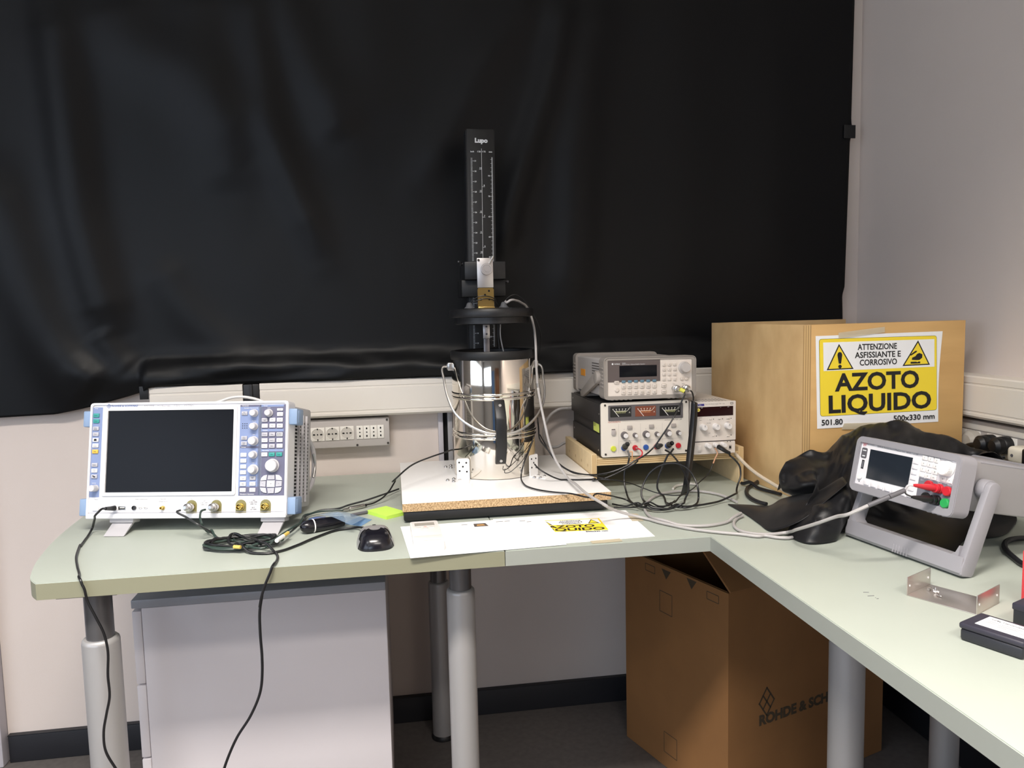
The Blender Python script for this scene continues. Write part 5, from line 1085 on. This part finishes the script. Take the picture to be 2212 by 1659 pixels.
t = thing('red_box', 'red cardboard box standing upright at the right edge', 'box', (-.509, -1.217, .7402), RM(-66.7))
b = MB(); b.box(0, .09, 0, .05, 0, .082, mat('red_card', (214, 62, 70), .55), .003); b.build('body', t)
b = MB()
for (a_, c_) in (((-0.7014,-1.1263,0.74), (-0.6932,-1.1286,0.74)), ((-0.7043,-1.1423,0.74), (-0.6941,-1.1429,0.74)), ((-0.6976,-1.1546,0.74), (-0.6944,-1.1548,0.74)), ((-0.697,-1.1504,0.74), (-0.6965,-1.1511,0.74))):
    b.tube([(a_[0], a_[1], .7401), (c_[0], c_[1], .7401)], .0006, INKG, seg=6, smooth=False)
b.build('ink_mark', bpy.data.objects['corner_desk'])

# ---------------------------------------------------------------- cables
LAID = {}; CELL = .012
def on_desk(x, y, r):
    if -2.06 < x < -.79 and y > -.7934-r*.9: return True
    return x > -.8094-r*.9 and y > -2.5
def settle(P, r):
    """rest a cable on desk, board and papers and lift it over cables already laid"""
    P = [p.copy() for p in P]
    def ground(p):
        if .70 < p.z < .80 and on_desk(p.x, p.y, r):
            g = .7405
            if -1.407 < p.x < -.908 and -.805 < p.y < -.563: g = .7422
            if -1.3995-r < p.x < -.942+r and -.5618-r < p.y < -.103 and p.z > .755: g = .7844
            p.z = max(p.z, g+r)
    for p in P: ground(p)
    for it in range(9):
        N = len(P); lift = [0.0]*N; push = [0.0]*N
        for i, p in enumerate(P):
            c = (int(p.x//CELL), int(p.y//CELL), int(p.z//CELL))
            for dx in (-1, 0, 1):
                for dy in (-1, 0, 1):
                    for dz in (-1, 0, 1):
                        for q, rq in LAID.get((c[0]+dx, c[1]+dy, c[2]+dz), ()):
                            R = r+rq+.0004; d = p-q
                            if d.length < R:
                                if p.z < .80:
                                    h = math.sqrt(max(0, R*R-d.x*d.x-d.y*d.y)); lift[i] = max(lift[i], q.z+h-p.z)
                                else:
                                    h = math.sqrt(max(0, R*R-d.x*d.x-d.z*d.z)); push[i] = max(push[i], p.y-(q.y-h))
        if max(lift) <= 0 and max(push) <= 0: break
        S = [0.0]
        for a_, c_ in zip(P, P[1:]): S.append(S[-1]+(c_-a_).length)
        for arr, ax in ((lift, 2), (push, 1)):
            out = [0.0]*N
            for j, v in enumerate(arr):
                if v > 0:
                    for i in range(max(0, j-40), min(N, j+41)):
                        w_ = v*math.exp(-((S[i]-S[j])/.014)**2); out[i] = max(out[i], w_)
            for i in range(N): P[i][ax] += out[i]*(1 if ax == 2 else -1)
        for p in P: ground(p)
    return P
def dense(P, step=.0035):
    out = [P[0]]
    for a_, c_ in zip(P, P[1:]):
        k = max(1, int((c_-a_).length/step))
        for i in range(1, k+1): out.append(a_.lerp(c_, i/k))
    return out
def lay(P, r):
    for p in dense(P, .002): LAID.setdefault((int(p.x//CELL), int(p.y//CELL), int(p.z//CELL)), []).append((p, r))
def cable(name, label, cat, pts, r, m, n=8, group=None, seg=8):
    t = thing(name, label, cat, group=group); b = MB(); P = settle(dense(spline(pts, n)), r); lay(P, r); b.tube(P, r, m, seg=seg, smooth=False); b.build('cord', t); return t
# usb cable at the oscilloscope
t = cable('usb_cable', 'thin black usb cable plugged into the oscilloscope, hanging off the left', 'cable', [(-2.0048,-0.5165,0.8), (-2.0084,-0.5268,0.8017), (-2.0129,-0.5331,0.7972), (-2.0362,-0.4923,0.772),(-2.047,-0.4761,0.752),(-2.0434,-0.5166,0.743),(-2.0331,-0.5845,0.743), (-2.0349,-0.5782,0.743),(-2.0135,-0.6548,0.743),(-1.9866,-0.7224,0.743),(-1.9663,-0.7688,0.743), (-1.9575, -.7930, .7445), (-1.9535, -.7985, .742), (-1.9505, -.8005, .734), (-1.9487,-0.801,0.7304),(-1.9447,-0.801,0.7078),(-1.932,-0.802,0.6749),(-1.9219,-0.801,0.6461),(-1.9176,-0.801,0.6181),(-1.9203,-0.801,0.5679),(-1.9202,-0.801,0.5297),(-1.9272,-0.801,0.4999),(-1.934,-0.801,0.4673),(-1.9335,-0.801,0.4338),(-1.9191,-0.801,0.3985),(-1.9047,-0.801,0.3708)], .0023, RUB)
b = MB(); b.tube([(-1.995,-0.4913,0.794), (-2,-0.4986,0.7956), (-2.0051,-0.5154,0.7997)], .005, RUB, radii=(.0058, .0036), seg=8, n=4); b.build('plug', t)
# coax pair from the oscilloscope into the coil
def plug_bnc(par, c, M0, m=STEEL, name='bnc_plug', L=.03):
    b = MB(); M = M0 @ Matrix.Translation((c[0], -.004, c[1])) @ Matrix.Rotation(PI/2, 4, 'X')
    b.lathe([(.0079, .0125), (.0079, .002), (.0088, .003), (.0088, .011), (.0076, .012), (.0080, .013), (.0080, .019), (.0052, .021), (.0042, .026), (.0034, L), (.0004, L), (.0004, .0125)], m, M, 24, close=True); b.build(name, par)
MSC = Matrix.Translation((-1.8487, -.5169, .7695)) @ RM(-11.07, -11.43, .27)
COIL = []
def coil_loop(cx, cy, rx, ry, z, ph, turns, rng):
    out = []
    for k in range(int(turns*10)):
        a = ph+2*PI*k/10; out.append((cx+rx*(1+.10*rng.uniform(-1, 1))*math.cos(a), cy+ry*(1+.12*rng.uniform(-1, 1))*math.sin(a), z+.0012*(k//10)+.002*rng.random()))
    return out
CC = (-1.7141,-0.6487,0.74); rng = random.Random(4)
t = cable('coax_cable', 'coax cable from first scope input coiled in front of the oscilloscope', 'cable', [(-1.8476,-0.5582,0.7972), (-1.8518,-0.5667,0.7972), (-1.8315,-0.5809,0.7879), (-1.8036,-0.6023,0.7763), (-1.7811,-0.5715,0.745), (-1.7777,-0.5779,0.744),(-1.745,-0.6244,0.744),(-1.7199,-0.6672,0.744)]+coil_loop(CC[0], CC[1]-.006, .068, .031, .744, -.9, 2.2, rng)+[(-1.6751,-0.6876,0.75),(-1.654,-0.6793,0.75),(-1.6408,-0.6519,0.75),(-1.6258,-0.6019,0.75),(-1.6156,-0.551,0.75),(-1.6082,-0.5241,0.752),(-1.6031,-0.4517,0.746),(-1.582,-0.4412,0.75),(-1.5406,-0.4314,0.75),(-1.524,-0.4094,0.75),(-1.4843,-0.3708,0.75),(-1.4499,-0.3284,0.75),(-1.4056,-0.2515,0.746)], .0022, mat('coax_dark', (48, 50, 52), .4))
plug_bnc(t, CH[0], MSC); b = MB(); p = (-1.7188,-0.6971,0.754),(-1.7054,-0.7028,0.754); b.cyl(p[0], p[1], .0034, mat('tape_yellow', (222, 190, 96), .5), seg=10); b.build('marker_sleeve', t)
t = cable('coax_cable', 'coax cable from second scope input joined to the can lead', 'cable', [(-1.7976,-0.5629,0.7968), (-1.8034,-0.5701,0.7964), (-1.8048,-0.5799,0.7882), (-1.7992,-0.5939,0.776), (-1.8043,-0.5415,0.748),(-1.7754,-0.5899,0.744), (-1.7446,-0.6265,0.745),(-1.7104,-0.6359,0.745)]+coil_loop(CC[0]+.004, CC[1]-.008, .070, .034, .747, .6, 2.3, rng)+[(-1.6603,-0.7105,0.752),(-1.649,-0.6738,0.752),(-1.6391,-0.6204,0.752),(-1.6235,-0.5872,0.752),(-1.6118,-0.5474,0.752),(-1.6066,-0.4801,0.748),(-1.5908,-0.4629,0.752),(-1.5588,-0.4548,0.752),(-1.5302,-0.4564,0.752)], .0022, mat('coax_green', (46, 62, 56), .4))
plug_bnc(t, CH[1], MSC); b = MB(); p = (-1.6424,-0.6822,0.756),(-1.6336,-0.6534,0.756),(-1.6274,-0.6314,0.756); b.cyl(p[0], p[1], .0042, WHITE, seg=10); b.cyl(p[1], p[2], .0036, mat('tape_yellow', (222, 190, 96)), seg=10); b.build('marker_sleeve', t)
t = cable('coax_cable', 'thin black lead from silver inline connector up to the steel can', 'cable', [(-1.4824,-0.3998,0.746),(-1.4633,-0.3813,0.746),(-1.4447,-0.364,0.752),(-1.4302,-0.348,0.762),(-1.4166,-0.3162,0.775), (-1.4112,-0.46,0.8172), (-1.3785,-0.42,0.8353), (-1.3272,-0.36,0.8436), (-1.2911,-0.32,0.8458), (-1.2718,-0.28,0.8436), (-1.261,-0.2,0.8261)], .0019, RUB)
b = MB(); p = [Vector(q) for q in ((-1.5322,-0.4342,0.746),(-1.5188,-0.4246,0.746),(-1.4858,-0.4028,0.746),(-1.4809,-0.3993,0.746))]; b.cyl(p[0], p[1], .0034, STEEL, seg=12); b.cyl(p[1], p[2], .0050, STEEL, seg=14, bev=.0008); b.cyl(p[2], p[3], .0034, BLK, seg=12); b.build('inline_connector', t)
rng = random.Random(11)
t = cable('coiled_cable', 'loose coil of black thin cable on the desk before the oscilloscope', 'cable', coil_loop(CC[0]+.002, CC[1]-.006, .064, .029, .7425, 0, 4.0, rng), .0020, RUB)
t = cable('mouse_cable', 'black mouse cable looping from the mouse and hanging off the front edge', 'cable', [(-1.4786,-0.6157,0.752),(-1.4985,-0.5827,0.745),(-1.5232,-0.5819,0.743),(-1.5755,-0.6328,0.743),(-1.6071,-0.6802,0.743),(-1.6317,-0.7081,0.743),(-1.6524,-0.7178,0.743),(-1.675,-0.7132,0.743),(-1.7034,-0.6967,0.743),(-1.7275,-0.6655,0.747),(-1.7392,-0.6426,0.75),(-1.7344,-0.6278,0.752),(-1.7133,-0.6382,0.754),(-1.6887,-0.6713,0.754),(-1.6618,-0.7022,0.748),(-1.6438,-0.7135,0.743),(-1.6334,-0.739,0.7425),(-1.6311,-0.7722,0.7425), (-1.6325, -.7930, .7448), (-1.6345, -.7985, .7425), (-1.6375, -.8005, .734), (-1.6408,-0.801,0.7268),(-1.6487,-0.801,0.709),(-1.6558,-0.801,0.6874),(-1.6593,-0.801,0.671), (-1.6544,-0.8,0.6915),(-1.6593,-0.8,0.6663),(-1.661,-0.8,0.62),(-1.6602,-0.8,0.5785),(-1.6611,-0.8,0.5525),(-1.6658,-0.8,0.5164),(-1.6851,-0.8,0.4711),(-1.7114,-0.8,0.4318),(-1.7305,-0.8,0.3917),(-1.7418,-0.8,0.3612)], .0025, RUB)
# white lead arched behind the oscilloscope
cable('white_lead', 'white lead arching above the back of the oscilloscope', 'cable', [(-1.98, -.25, .90), (-1.8424,-0.25,0.9793),(-1.8179,-0.25,0.9866),(-1.8001,-0.25,0.9921),(-1.7779,-0.25,0.9942),(-1.7516,-0.25,0.9904),(-1.7255,-0.25,0.981), (-1.68, -.25, .90)], .0034, WHITE)
# cords near the right wall side of the stand
cable('grey_cable', 'grey mains cord looping down the wall behind the power supply', 'cable', [(-0.9107,-0.075,0.9096), (-0.9206,-0.055,0.907),(-0.944,-0.055,0.9057),(-0.969,-0.055,0.8924),(-0.9854,-0.055,0.8687),(-0.9917,-0.055,0.8431),(-0.9886,-0.055,0.8156),(-0.9772,-0.055,0.8006),(-0.962,-0.055,0.7967),(-0.9503,-0.055,0.799),(-0.9399,-0.055,0.8048),(-0.9299,-0.05,0.8076)], .0042, GCAB)
TL = cable('thermocouple_cable', 'grey shielded cable from the black lid down over the board', 'cable', [(-1.1305, -.3005, 1.2110), (-1.1279,-0.3,1.2071),(-1.1177,-0.3,1.2117),(-1.099,-0.28,1.211),(-1.0803,-0.25,1.2048),(-1.0623,-0.215,1.1958),(-1.0533,-0.203,1.1846),(-1.0491,-0.212,1.1664),(-1.0491,-0.24,1.1447),(-1.0553,-0.29,1.1186),(-1.0616,-0.33,1.0914),(-1.0628,-0.337,1.067), (-1.0618,-0.337,1.0329),(-1.0602,-0.337,1.0055),(-1.0591,-0.35,0.9793),(-1.059,-0.385,0.9427),(-1.0551,-0.4,0.9109),(-1.0474,-0.405,0.8711),(-1.0356,-0.41,0.8344), (-1.0194,-0.434,0.803),(-1.0169,-0.5424,0.8),(-1.0103,-0.6513,0.797),(-0.9925,-0.705,0.79), (-0.9916,-0.6753,0.786),(-0.9717,-0.6576,0.772),(-0.9434,-0.6451,0.758), (-0.914,-0.643,0.748),(-0.892,-0.6581,0.7445),(-0.8786,-0.6858,0.7445),(-0.8592,-0.7156,0.7445),(-0.8344,-0.7478,0.7445),(-0.7934,-0.7816,0.7445),(-0.751,-0.8084,0.7445),(-0.7241,-0.8274,0.7445), (-0.7141,-0.8258,0.7445),(-0.6979,-0.8409,0.7445),(-0.6772,-0.8503,0.7445),(-0.6675,-0.8481,0.7445)], .0030, GCAB)
b = MB(); p = [Vector(q) for q in ((-1.061,-0.338,1.009),(-1.0592,-0.338,0.9969),(-1.0575,-0.338,0.9797),(-1.0562,-0.338,0.9711))]; b.cyl(p[0], p[1], .0046, STEEL, seg=14); b.cyl(p[1], p[2], .0056, STEEL, seg=14, bev=.001); b.cyl(p[2], p[3], .0046, STEEL, seg=14); b.build('connector', TL)
KW = [(-0.587,-1.0597,0.8792), (-0.613,-1.0583,0.8698), (-0.6438,-1.0481,0.8545)]
SM = cable('signal_cable', 'grey cable from the source meter sockets looping on the desk', 'cable', [KW[2], (-0.671,-1.0317,0.8366), (-0.6716,-1.005,0.8268),(-0.6832,-0.965,0.8053),(-0.689,-0.905,0.7774), (-0.6739,-0.8214,0.7455),(-0.6909,-0.8209,0.7445), (-0.7343,-0.8037,0.7445),(-0.7429,-0.7874,0.7445),(-0.7436,-0.7649,0.7445),(-0.7352,-0.7373,0.7445),(-0.7194,-0.7105,0.7445),(-0.7018,-0.6915,0.7445),(-0.6898,-0.6834,0.745)], .0031, GCAB)
b = MB(); b.cyl(KW[0], KW[1], .0040, mat('sleeve_dark_grey', (96, 94, 98), .5), seg=12); b.cyl(KW[1], KW[2], .0040, MATS['sleeve_dark_grey'], seg=12); b.build('heat_shrink_sleeve', SM)
MKS = Matrix.Translation((-.5423, -.9819, .85)) @ RM(-80.14, -11.47)
def banana_plug(par, c, m, MM, L=.05, droop=0.0, r=.0052):
    b = MB(); b.lathe([(.0074, .0088), (.0074, .0135), (r, .014), (r, .024), (r*.9, .034), (r*.55, L-.004), (r*.4, L), (0, L)], m, MM @ Matrix.Translation((c[0], 0, c[1])) @ Matrix.Rotation(PI/2-droop, 4, 'X'), 18); b.build('banana_plug', par)
banana_plug(SM, KPL[1], SR, MKS, .058); banana_plug(SM, KPL[4], BLK, MKS, .056)
b = MB(); b.tube([MKS @ Vector((KPL[1][0], -.055, KPL[1][1])), MKS @ Vector((KPL[1][0]-.006, -.062, KPL[1][1]-.002)), KW[0]], .0018, mat('clear_wire', (206, 202, 204), .3)); b.build('core_wire', SM)
b = MB(); b.tube([MKS @ Vector((KPL[4][0], -.053, KPL[4][1])), MKS @ Vector((KPL[4][0]-.008, -.062, KPL[4][1]+.004)), KW[0]], .0014, RUB); b.build('core_wire', SM)
cable('loop_cable', 'grey cable loop lying flat on the desk in front of the riser shelf', 'cable', [(-0.6953,-0.6859,0.7445),(-0.7165,-0.7021,0.7445),(-0.7542,-0.7261,0.7445),(-0.7922,-0.7356,0.7445),(-0.8268,-0.7287,0.7445),(-0.8565,-0.7082,0.7445),(-0.8764,-0.6794,0.7445),(-0.8799,-0.6394,0.7445),(-0.875,-0.5958,0.7445),(-0.8644,-0.5591,0.7445),(-0.8454,-0.5228,0.7445),(-0.8144,-0.4789,0.7445),(-0.7782,-0.4501,0.7445),(-0.735,-0.4407,0.7445),(-0.6948,-0.451,0.7445),(-0.6651,-0.4854,0.7445),(-0.6533,-0.5371,0.7445),(-0.652,-0.5713,0.7445)], .0030, GCAB)
cable('flat_cable_tie', 'pale flat plastic tie on the desk under the riser shelf', 'cable tie', [(-0.7415,-0.4077,0.743),(-0.7215,-0.3814,0.743),(-0.6991,-0.3711,0.743),(-0.6798,-0.3691,0.743),(-0.6688,-0.379,0.743)], .0030, mat('pale_grey_plastic', (206, 202, 196), .5), seg=6)
# leads at the instruments
MGO = Matrix.Translation((-.8049, -.3891, .8262)) @ RM(.22); GS = [(-0.0548,0.0209), (-0.0264,0.0201), (0.0281,0.0202), (0.0564,0.0209)]
L1 = cable('test_lead', 'black test lead from left blue socket hanging in wide loops', 'test lead', [(-0.8622,-0.4293,0.8478), (-0.8607,-0.4353,0.8394), (-0.8622,-0.44,0.831),(-0.865,-0.44,0.8186), (-0.875,-0.45,0.809),(-0.8793,-0.455,0.7829),(-0.8804,-0.475,0.758), (-0.8836,-0.5417,0.747),(-0.872,-0.587,0.747),(-0.8462,-0.605,0.747),(-0.8158,-0.5986,0.747),(-0.7998,-0.6096,0.757), (-0.7664,-0.555,0.7576),(-0.7597,-0.555,0.7734),(-0.7563,-0.54,0.7921),(-0.7568,-0.52,0.8084),(-0.7597,-0.5,0.8231),(-0.7612,-0.47,0.8342),(-0.7628,-0.445,0.8402), (-0.767,-0.425,0.8435)], .0022, RUB)
banana_plug(L1, GS[0], BLK, MGO, .040, .45, .0062)
b = MB(); b.tube([(-0.8575,-0.4293,0.8437), (-0.8525,-0.4313,0.8453), (-0.8524,-0.4333,0.8355), (-0.8528,-0.4333,0.8214)], .0012, mat('copper_wire', (222, 160, 110), .4)); b.build('bare_wire', L1)
banana_plug(L1, GS[2], BLK, MGO, .044, .25, .0056)
L2 = cable('test_lead', 'black test lead from middle blue socket across to the narrow supply', 'test lead', [(-0.7465,-0.4249,0.8456), (-0.7609,-0.4349,0.8342), (-0.769,-0.45,0.8372),(-0.7822,-0.45,0.8103),(-0.7929,-0.45,0.7833),(-0.7996,-0.46,0.7582),(-0.7919,-0.47,0.7368), (-0.8087,-0.5629,0.748),(-0.8033,-0.5923,0.748),(-0.7849,-0.6023,0.748),(-0.762,-0.5906,0.748), (-0.7362,-0.555,0.7558),(-0.7372,-0.555,0.7761),(-0.7395,-0.54,0.7973),(-0.7523,-0.53,0.8183),(-0.7758,-0.52,0.8295),(-0.8037,-0.51,0.8264),(-0.8294,-0.505,0.8114),(-0.8464,-0.505,0.7876),(-0.8572,-0.515,0.7638),(-0.8551,-0.53,0.7407), (-0.8652,-0.5965,0.748),(-0.8396,-0.609,0.748),(-0.796,-0.5996,0.748),(-0.7286,-0.5845,0.748),(-0.6803,-0.5594,0.748),(-0.657,-0.5545,0.755), (-0.6029,-0.47,0.7576),(-0.5905,-0.46,0.7805),(-0.5912,-0.455,0.801),(-0.6029,-0.45,0.8179),(-0.6119,-0.445,0.8272), (-0.614,-0.4505,0.833)], .0023, RUB)
banana_plug(L2, GS[3], BLK, MGO, .036, .35, .0058)
MTT = Matrix.Translation((-.6354, -.4107, .8253)) @ RM(.5)
b = MB(); b.tube([(-0.6357,-0.4337,0.8469), (-0.6306,-0.4457,0.8425), (-0.6214,-0.4486,0.8364), (-0.614,-0.4505,0.833)], .0055, BLK, radii=(.0058, .0040), n=4); b.build('banana_plug', L2)
L3 = cable('coax_lead', 'black coax with yellow collar from the function generator down to the can', 'cable', [(-0.7193,-0.4258,0.984), (-0.7197,-0.4299,0.9766), (-0.7245,-0.4302,0.9668), (-0.734,-0.4307,0.9465), (-0.7494,-0.44,0.9271),(-0.7821,-0.445,0.8825),(-0.8014,-0.44,0.8545),(-0.8242,-0.45,0.8402),(-0.8562,-0.455,0.8257), (-0.8704,-0.455,0.8177),(-0.9119,-0.45,0.8022),(-0.9429,-0.43,0.7934), (-0.9094,-0.41,0.7896),(-0.9621,-0.4,0.7894),(-0.9953,-0.38,0.7974),(-1.0218,-0.36,0.8174),(-1.0382,-0.34,0.8424),(-1.0548,-0.32,0.8678),(-1.0531,-0.3,0.8893),(-1.0401,-0.22,0.9062)], .0019, RUB)
MAG = Matrix.Translation((-.794, -.397, .9675)) @ RM(.69, -1.14, .45)
plug_bnc(L3, AC[0], MAG, L=.026); b = MB(); b.cyl((-0.7297,-0.4258,0.9894), (-0.7199,-0.4288,0.9845), .0048, mat('sleeve_yellow', (222, 220, 96), .5), seg=12); b.build('yellow_sleeve', L3)
L4 = cable('coax_lead', 'black coax from right output of the function generator behind the strap', 'cable', [(-0.7068,-0.4295,0.9877), (-0.7016,-0.4296,0.9825), (-0.6966,-0.4257,0.9719), (-0.6921,-0.4159,0.9606)], .0019, RUB); plug_bnc(L4, AC[1], MAG, L=.032)
t = cable('sensor_lead', 'black lead sagging from under the red lead over the board to the can', 'test lead', [(-0.8466,-0.445,0.828), (-0.8642,-0.45,0.819), (-0.8748,-0.455,0.8121),(-0.902,-0.46,0.7999),(-0.9319,-0.46,0.7901),(-0.9573,-0.46,0.7884), (-0.9478,-0.45,0.789),(-0.9858,-0.44,0.7807),(-1.0239,-0.43,0.7857),(-1.0625,-0.44,0.805),(-1.0786,-0.43,0.8154),(-1.0848,-0.41,0.8228)], .0019, RUB)
RL = cable('red_lead', 'thin red lead curling from the left red socket', 'test lead', [(-0.8299,-0.4012,0.8464), (-0.8251,-0.4092,0.8453), (-0.8228,-0.4192,0.8401), (-0.8285,-0.4292,0.8335), (-0.8402,-0.4352,0.8274), (-0.8544,-0.4393,0.8211), (-0.8623,-0.4413,0.8164)], .0017, mat('red_wire', (206, 54, 66), .45))
b = MB(); b.cyl((-0.8304,-0.3952,0.8463), (-0.8277,-0.4032,0.846), .0024, STEEL, seg=10); b.build('pin', RL)
t = cable('thin_lead', 'thin brown and black lead from the white posts sagging to the can', 'test lead', [(-0.6403,-0.4227,0.843), (-0.6352,-0.4267,0.8304), (-0.6437,-0.4328,0.8177), (-0.6523,-0.44,0.8068),(-0.6654,-0.45,0.789),(-0.7003,-0.47,0.7696),(-0.7341,-0.5,0.7593), (-0.7603,-0.5067,0.752),(-0.7876,-0.4998,0.752),(-0.8152,-0.4874,0.757), (-0.8413,-0.47,0.7661),(-0.8847,-0.5,0.7867),(-0.9159,-0.5,0.7946),(-0.947,-0.5,0.7984), (-0.9295,-0.505,0.7965),(-0.9637,-0.46,0.8003),(-0.9942,-0.39,0.796),(-1.0188,-0.37,0.8122),(-1.0387,-0.36,0.8425), (-1.052,-0.31,0.8766)], .0013, RUB)
b = MB(); b.tube([(-0.6401,-0.4229,0.8419), (-0.6355,-0.4272,0.8305), (-0.644,-0.4333,0.8178), (-0.652,-0.4405,0.8075)], .0017, mat('tan_wire', (198, 150, 118), .5)); b.build('tan_sleeve', t)
t = cable('board_lead', 'black lead running from the can across the front right of the board', 'cable', [(-1.0801,-0.366,0.873),(-1.0937,-0.382,0.8492),(-1.1108,-0.405,0.8239),(-1.1187,-0.415,0.7995), (-1.1206,-0.458,0.789),(-1.1084,-0.5075,0.788),(-1.0781,-0.5472,0.788),(-1.0377,-0.5764,0.788),(-1.0027,-0.6216,0.788), (-0.9802,-0.5918,0.788),(-0.9636,-0.5957,0.785), (-0.9267,-0.5429,0.766),(-0.8954,-0.5201,0.752),(-0.8849,-0.552,0.747),(-0.8775,-0.5794,0.748),(-0.8523,-0.588,0.748),(-0.8269,-0.5848,0.748),(-0.7993,-0.5652,0.748),(-0.7708,-0.5341,0.757),(-0.7445,-0.5099,0.757)], .0018, RUB)
cable('lower_lead', 'black lead coming out behind the base board over the desk', 'cable', [(-0.9282,-0.5225,0.745),(-0.9126,-0.5427,0.745),(-0.8941,-0.5554,0.745),(-0.8805,-0.5635,0.745),(-0.8676,-0.5978,0.752)], .0018, RUB)
cable('spare_lead', 'second black lead below the board lead at the base corner', 'cable', [(-0.9347,-0.5556,0.745),(-0.904,-0.5609,0.745),(-0.8809,-0.5898,0.752),(-0.8514,-0.5971,0.752),(-0.8214,-0.592,0.752),(-0.7941,-0.5623,0.752)], .0018, RUB)
t = cable('bail_lead', 'thin wire curling over the foot of the steel can', 'cable', [(-1.0753,-0.34,0.8668),(-1.0896,-0.362,0.8506),(-1.1055,-0.38,0.8321),(-1.1284,-0.393,0.8135),(-1.1474,-0.397,0.8032),(-1.155,-0.397,0.8036),(-1.1542,-0.397,0.8136)], .0009, RUB)
# black fabric strap hanging in front of the stack
st_ = thing('strap', 'black fabric strap hanging between the two power supplies', 'strap')
PS = [((-0.701,-0.425,0.9609), (-0.6863,-0.425,0.9549)), ((-0.7045,-0.428,0.9235), (-0.6889,-0.43,0.9204)), ((-0.7107,-0.435,0.8868), (-0.6947,-0.436,0.8849)), ((-0.7237,-0.455,0.8475), (-0.7073,-0.456,0.8455)), ((-0.7354,-0.475,0.8143), (-0.7198,-0.476,0.8123)), ((-0.7496,-0.5,0.783), (-0.7357,-0.502,0.7827)), ((-0.7414,-0.4599,0.7425), (-0.7306,-0.4672,0.7425))]
A1, A2 = spline([p[0] for p in PS], 6), spline([p[1] for p in PS], 6); b = MB(); bq = bmesh.new(); v1 = [bq.verts.new(p) for p in A1]; vm = [bq.verts.new((p+q)/2+Vector((0, -.004, 0))) for p, q in zip(A1, A2)]; v2 = [bq.verts.new(p) for p in A2]
for i in range(len(v1)-1): bq.faces.new((v1[i], vm[i], vm[i+1], v1[i+1])); bq.faces.new((vm[i], v2[i], v2[i+1], vm[i+1]))
b._take(bq, CLOTH); o = b.build('webbing', st_); so = o.modifiers.new('thickness', 'SOLIDIFY'); so.thickness = .0015
# cables at the foot of the crate
PC = mat('power_cord_black', (30, 30, 34), .45)
cable('black_cable', 'thick black power cord bent at the foot of the crate', 'cable', [(-0.5094,-0.2896,0.746),(-0.5068,-0.3353,0.746),(-0.503,-0.3672,0.746),(-0.5154,-0.397,0.746),(-0.5409,-0.4242,0.746),(-0.5666,-0.4503,0.746),(-0.5877,-0.4855,0.746),(-0.6042,-0.5287,0.746),(-0.6091,-0.5726,0.746),(-0.6052,-0.5972,0.746),(-0.5998,-0.6102,0.746)], .0046, PC)
cable('black_cable', 'straight black power cord running from the shelf under the cloth', 'cable', [(-0.5622,-0.4042,0.746),(-0.5547,-0.4348,0.746),(-0.5405,-0.4887,0.746),(-0.5286,-0.5233,0.746),(-0.5272,-0.5365,0.747)], .0042, PC)
cable('beige_cable', 'beige cable slanting down from the narrow supply to the black cloth', 'cable', [(-0.5665,-0.36,0.8218), (-0.5693,-0.4,0.8132),(-0.5659,-0.43,0.8009),(-0.5669,-0.49,0.7899), (-0.5604,-0.56,0.7791),(-0.5583,-0.61,0.7748),(-0.5581,-0.65,0.7728)], .0042, mat('beige_cable_sheath', (206, 192, 172), .5))
cable('black_cable', 'thick black power cord curving behind the source meter handle', 'cable', [(-0.3808,-1.1014,0.746),(-0.3815,-1.0823,0.746),(-0.3694,-1.0475,0.746),(-0.3534,-1.0138,0.746),(-0.3362,-0.9885,0.746),(-0.31,-0.964,0.746),(-0.2865,-0.9538,0.746),(-0.2654,-0.9534,0.746),(-0.2488,-0.9573,0.746)], .0050, PC)

cable('thin_wire', 'thin dark wire arching out right above the black lid', 'wire', [(-1.1176,-0.22,1.2139),(-1.1052,-0.22,1.2236),(-1.093,-0.22,1.2269),(-1.0769,-0.22,1.2187),(-1.061,-0.22,1.2008),(-1.0472,-0.22,1.1785),(-1.0354,-0.22,1.1541),(-1.0287,-0.22,1.1318),(-1.0238,-0.2,1.1128),(-1.0231,-0.18,1.0771),(-1.0241,-0.17,1.035),(-1.0218,-0.16,1.0049)], .0011, RUB)

# ---------------------------------------------------------------- controls belong to their panels (thing > part > sub-part)
def nest(root, panel, names, test=None):
    for o in list(root.children):
        if o.name.split('.')[0] in names and o is not panel and (test is None or test(o)): o.parent = panel
def child(root, name, k=0): return sorted([o for o in root.children if o.name.split('.')[0] == name], key=lambda o: o.name)[k]
def midx(o): return sum(v.co.x for v in o.data.vertices)/len(o.data.vertices)
cp_ = child(sc, 'control_panel'); nest(sc, cp_, ('button', 'knob'), lambda o: midx(o) > 0); nest(sc, child(sc, 'button_strip'), ('button', 'knob'))
nest(sc, child(sc, 'front_bezel'), ('usb_port', 'probe_terminal', 'ground_socket', 'aux_connector', 'input_connector', 'power_button'))
for r in (go, tt, ag, ks): nest(r, child(r, 'front_panel'), ('button', 'knob', 'display', 'screen', 'banana_socket', 'binding_post', 'bnc_connector', 'rocker_switch', 'power_switch', 'slide_switch', 'power_button', 'round_sticker', 'screw'))
nest(go, child(go, 'meter_frame'), ('dial_meter',)); nest(ST, child(ST, 'carriage'), ('crank', 'clamp_knob')); nest(ST, child(ST, 'baseboard'), ('bolt', 'angle_bracket'))
nest(IN, child(IN, 'mounting_plate'), ('thumb_screw', 'clamp_lever')); nest(IN, child(IN, 'lid'), ('cable_gland',)); nest(DW, child(DW, 'side_handle'), ('rivet',)); nest(DW, child(DW, 'body'), ('bail_lug',))
bpy.context.view_layer.update()
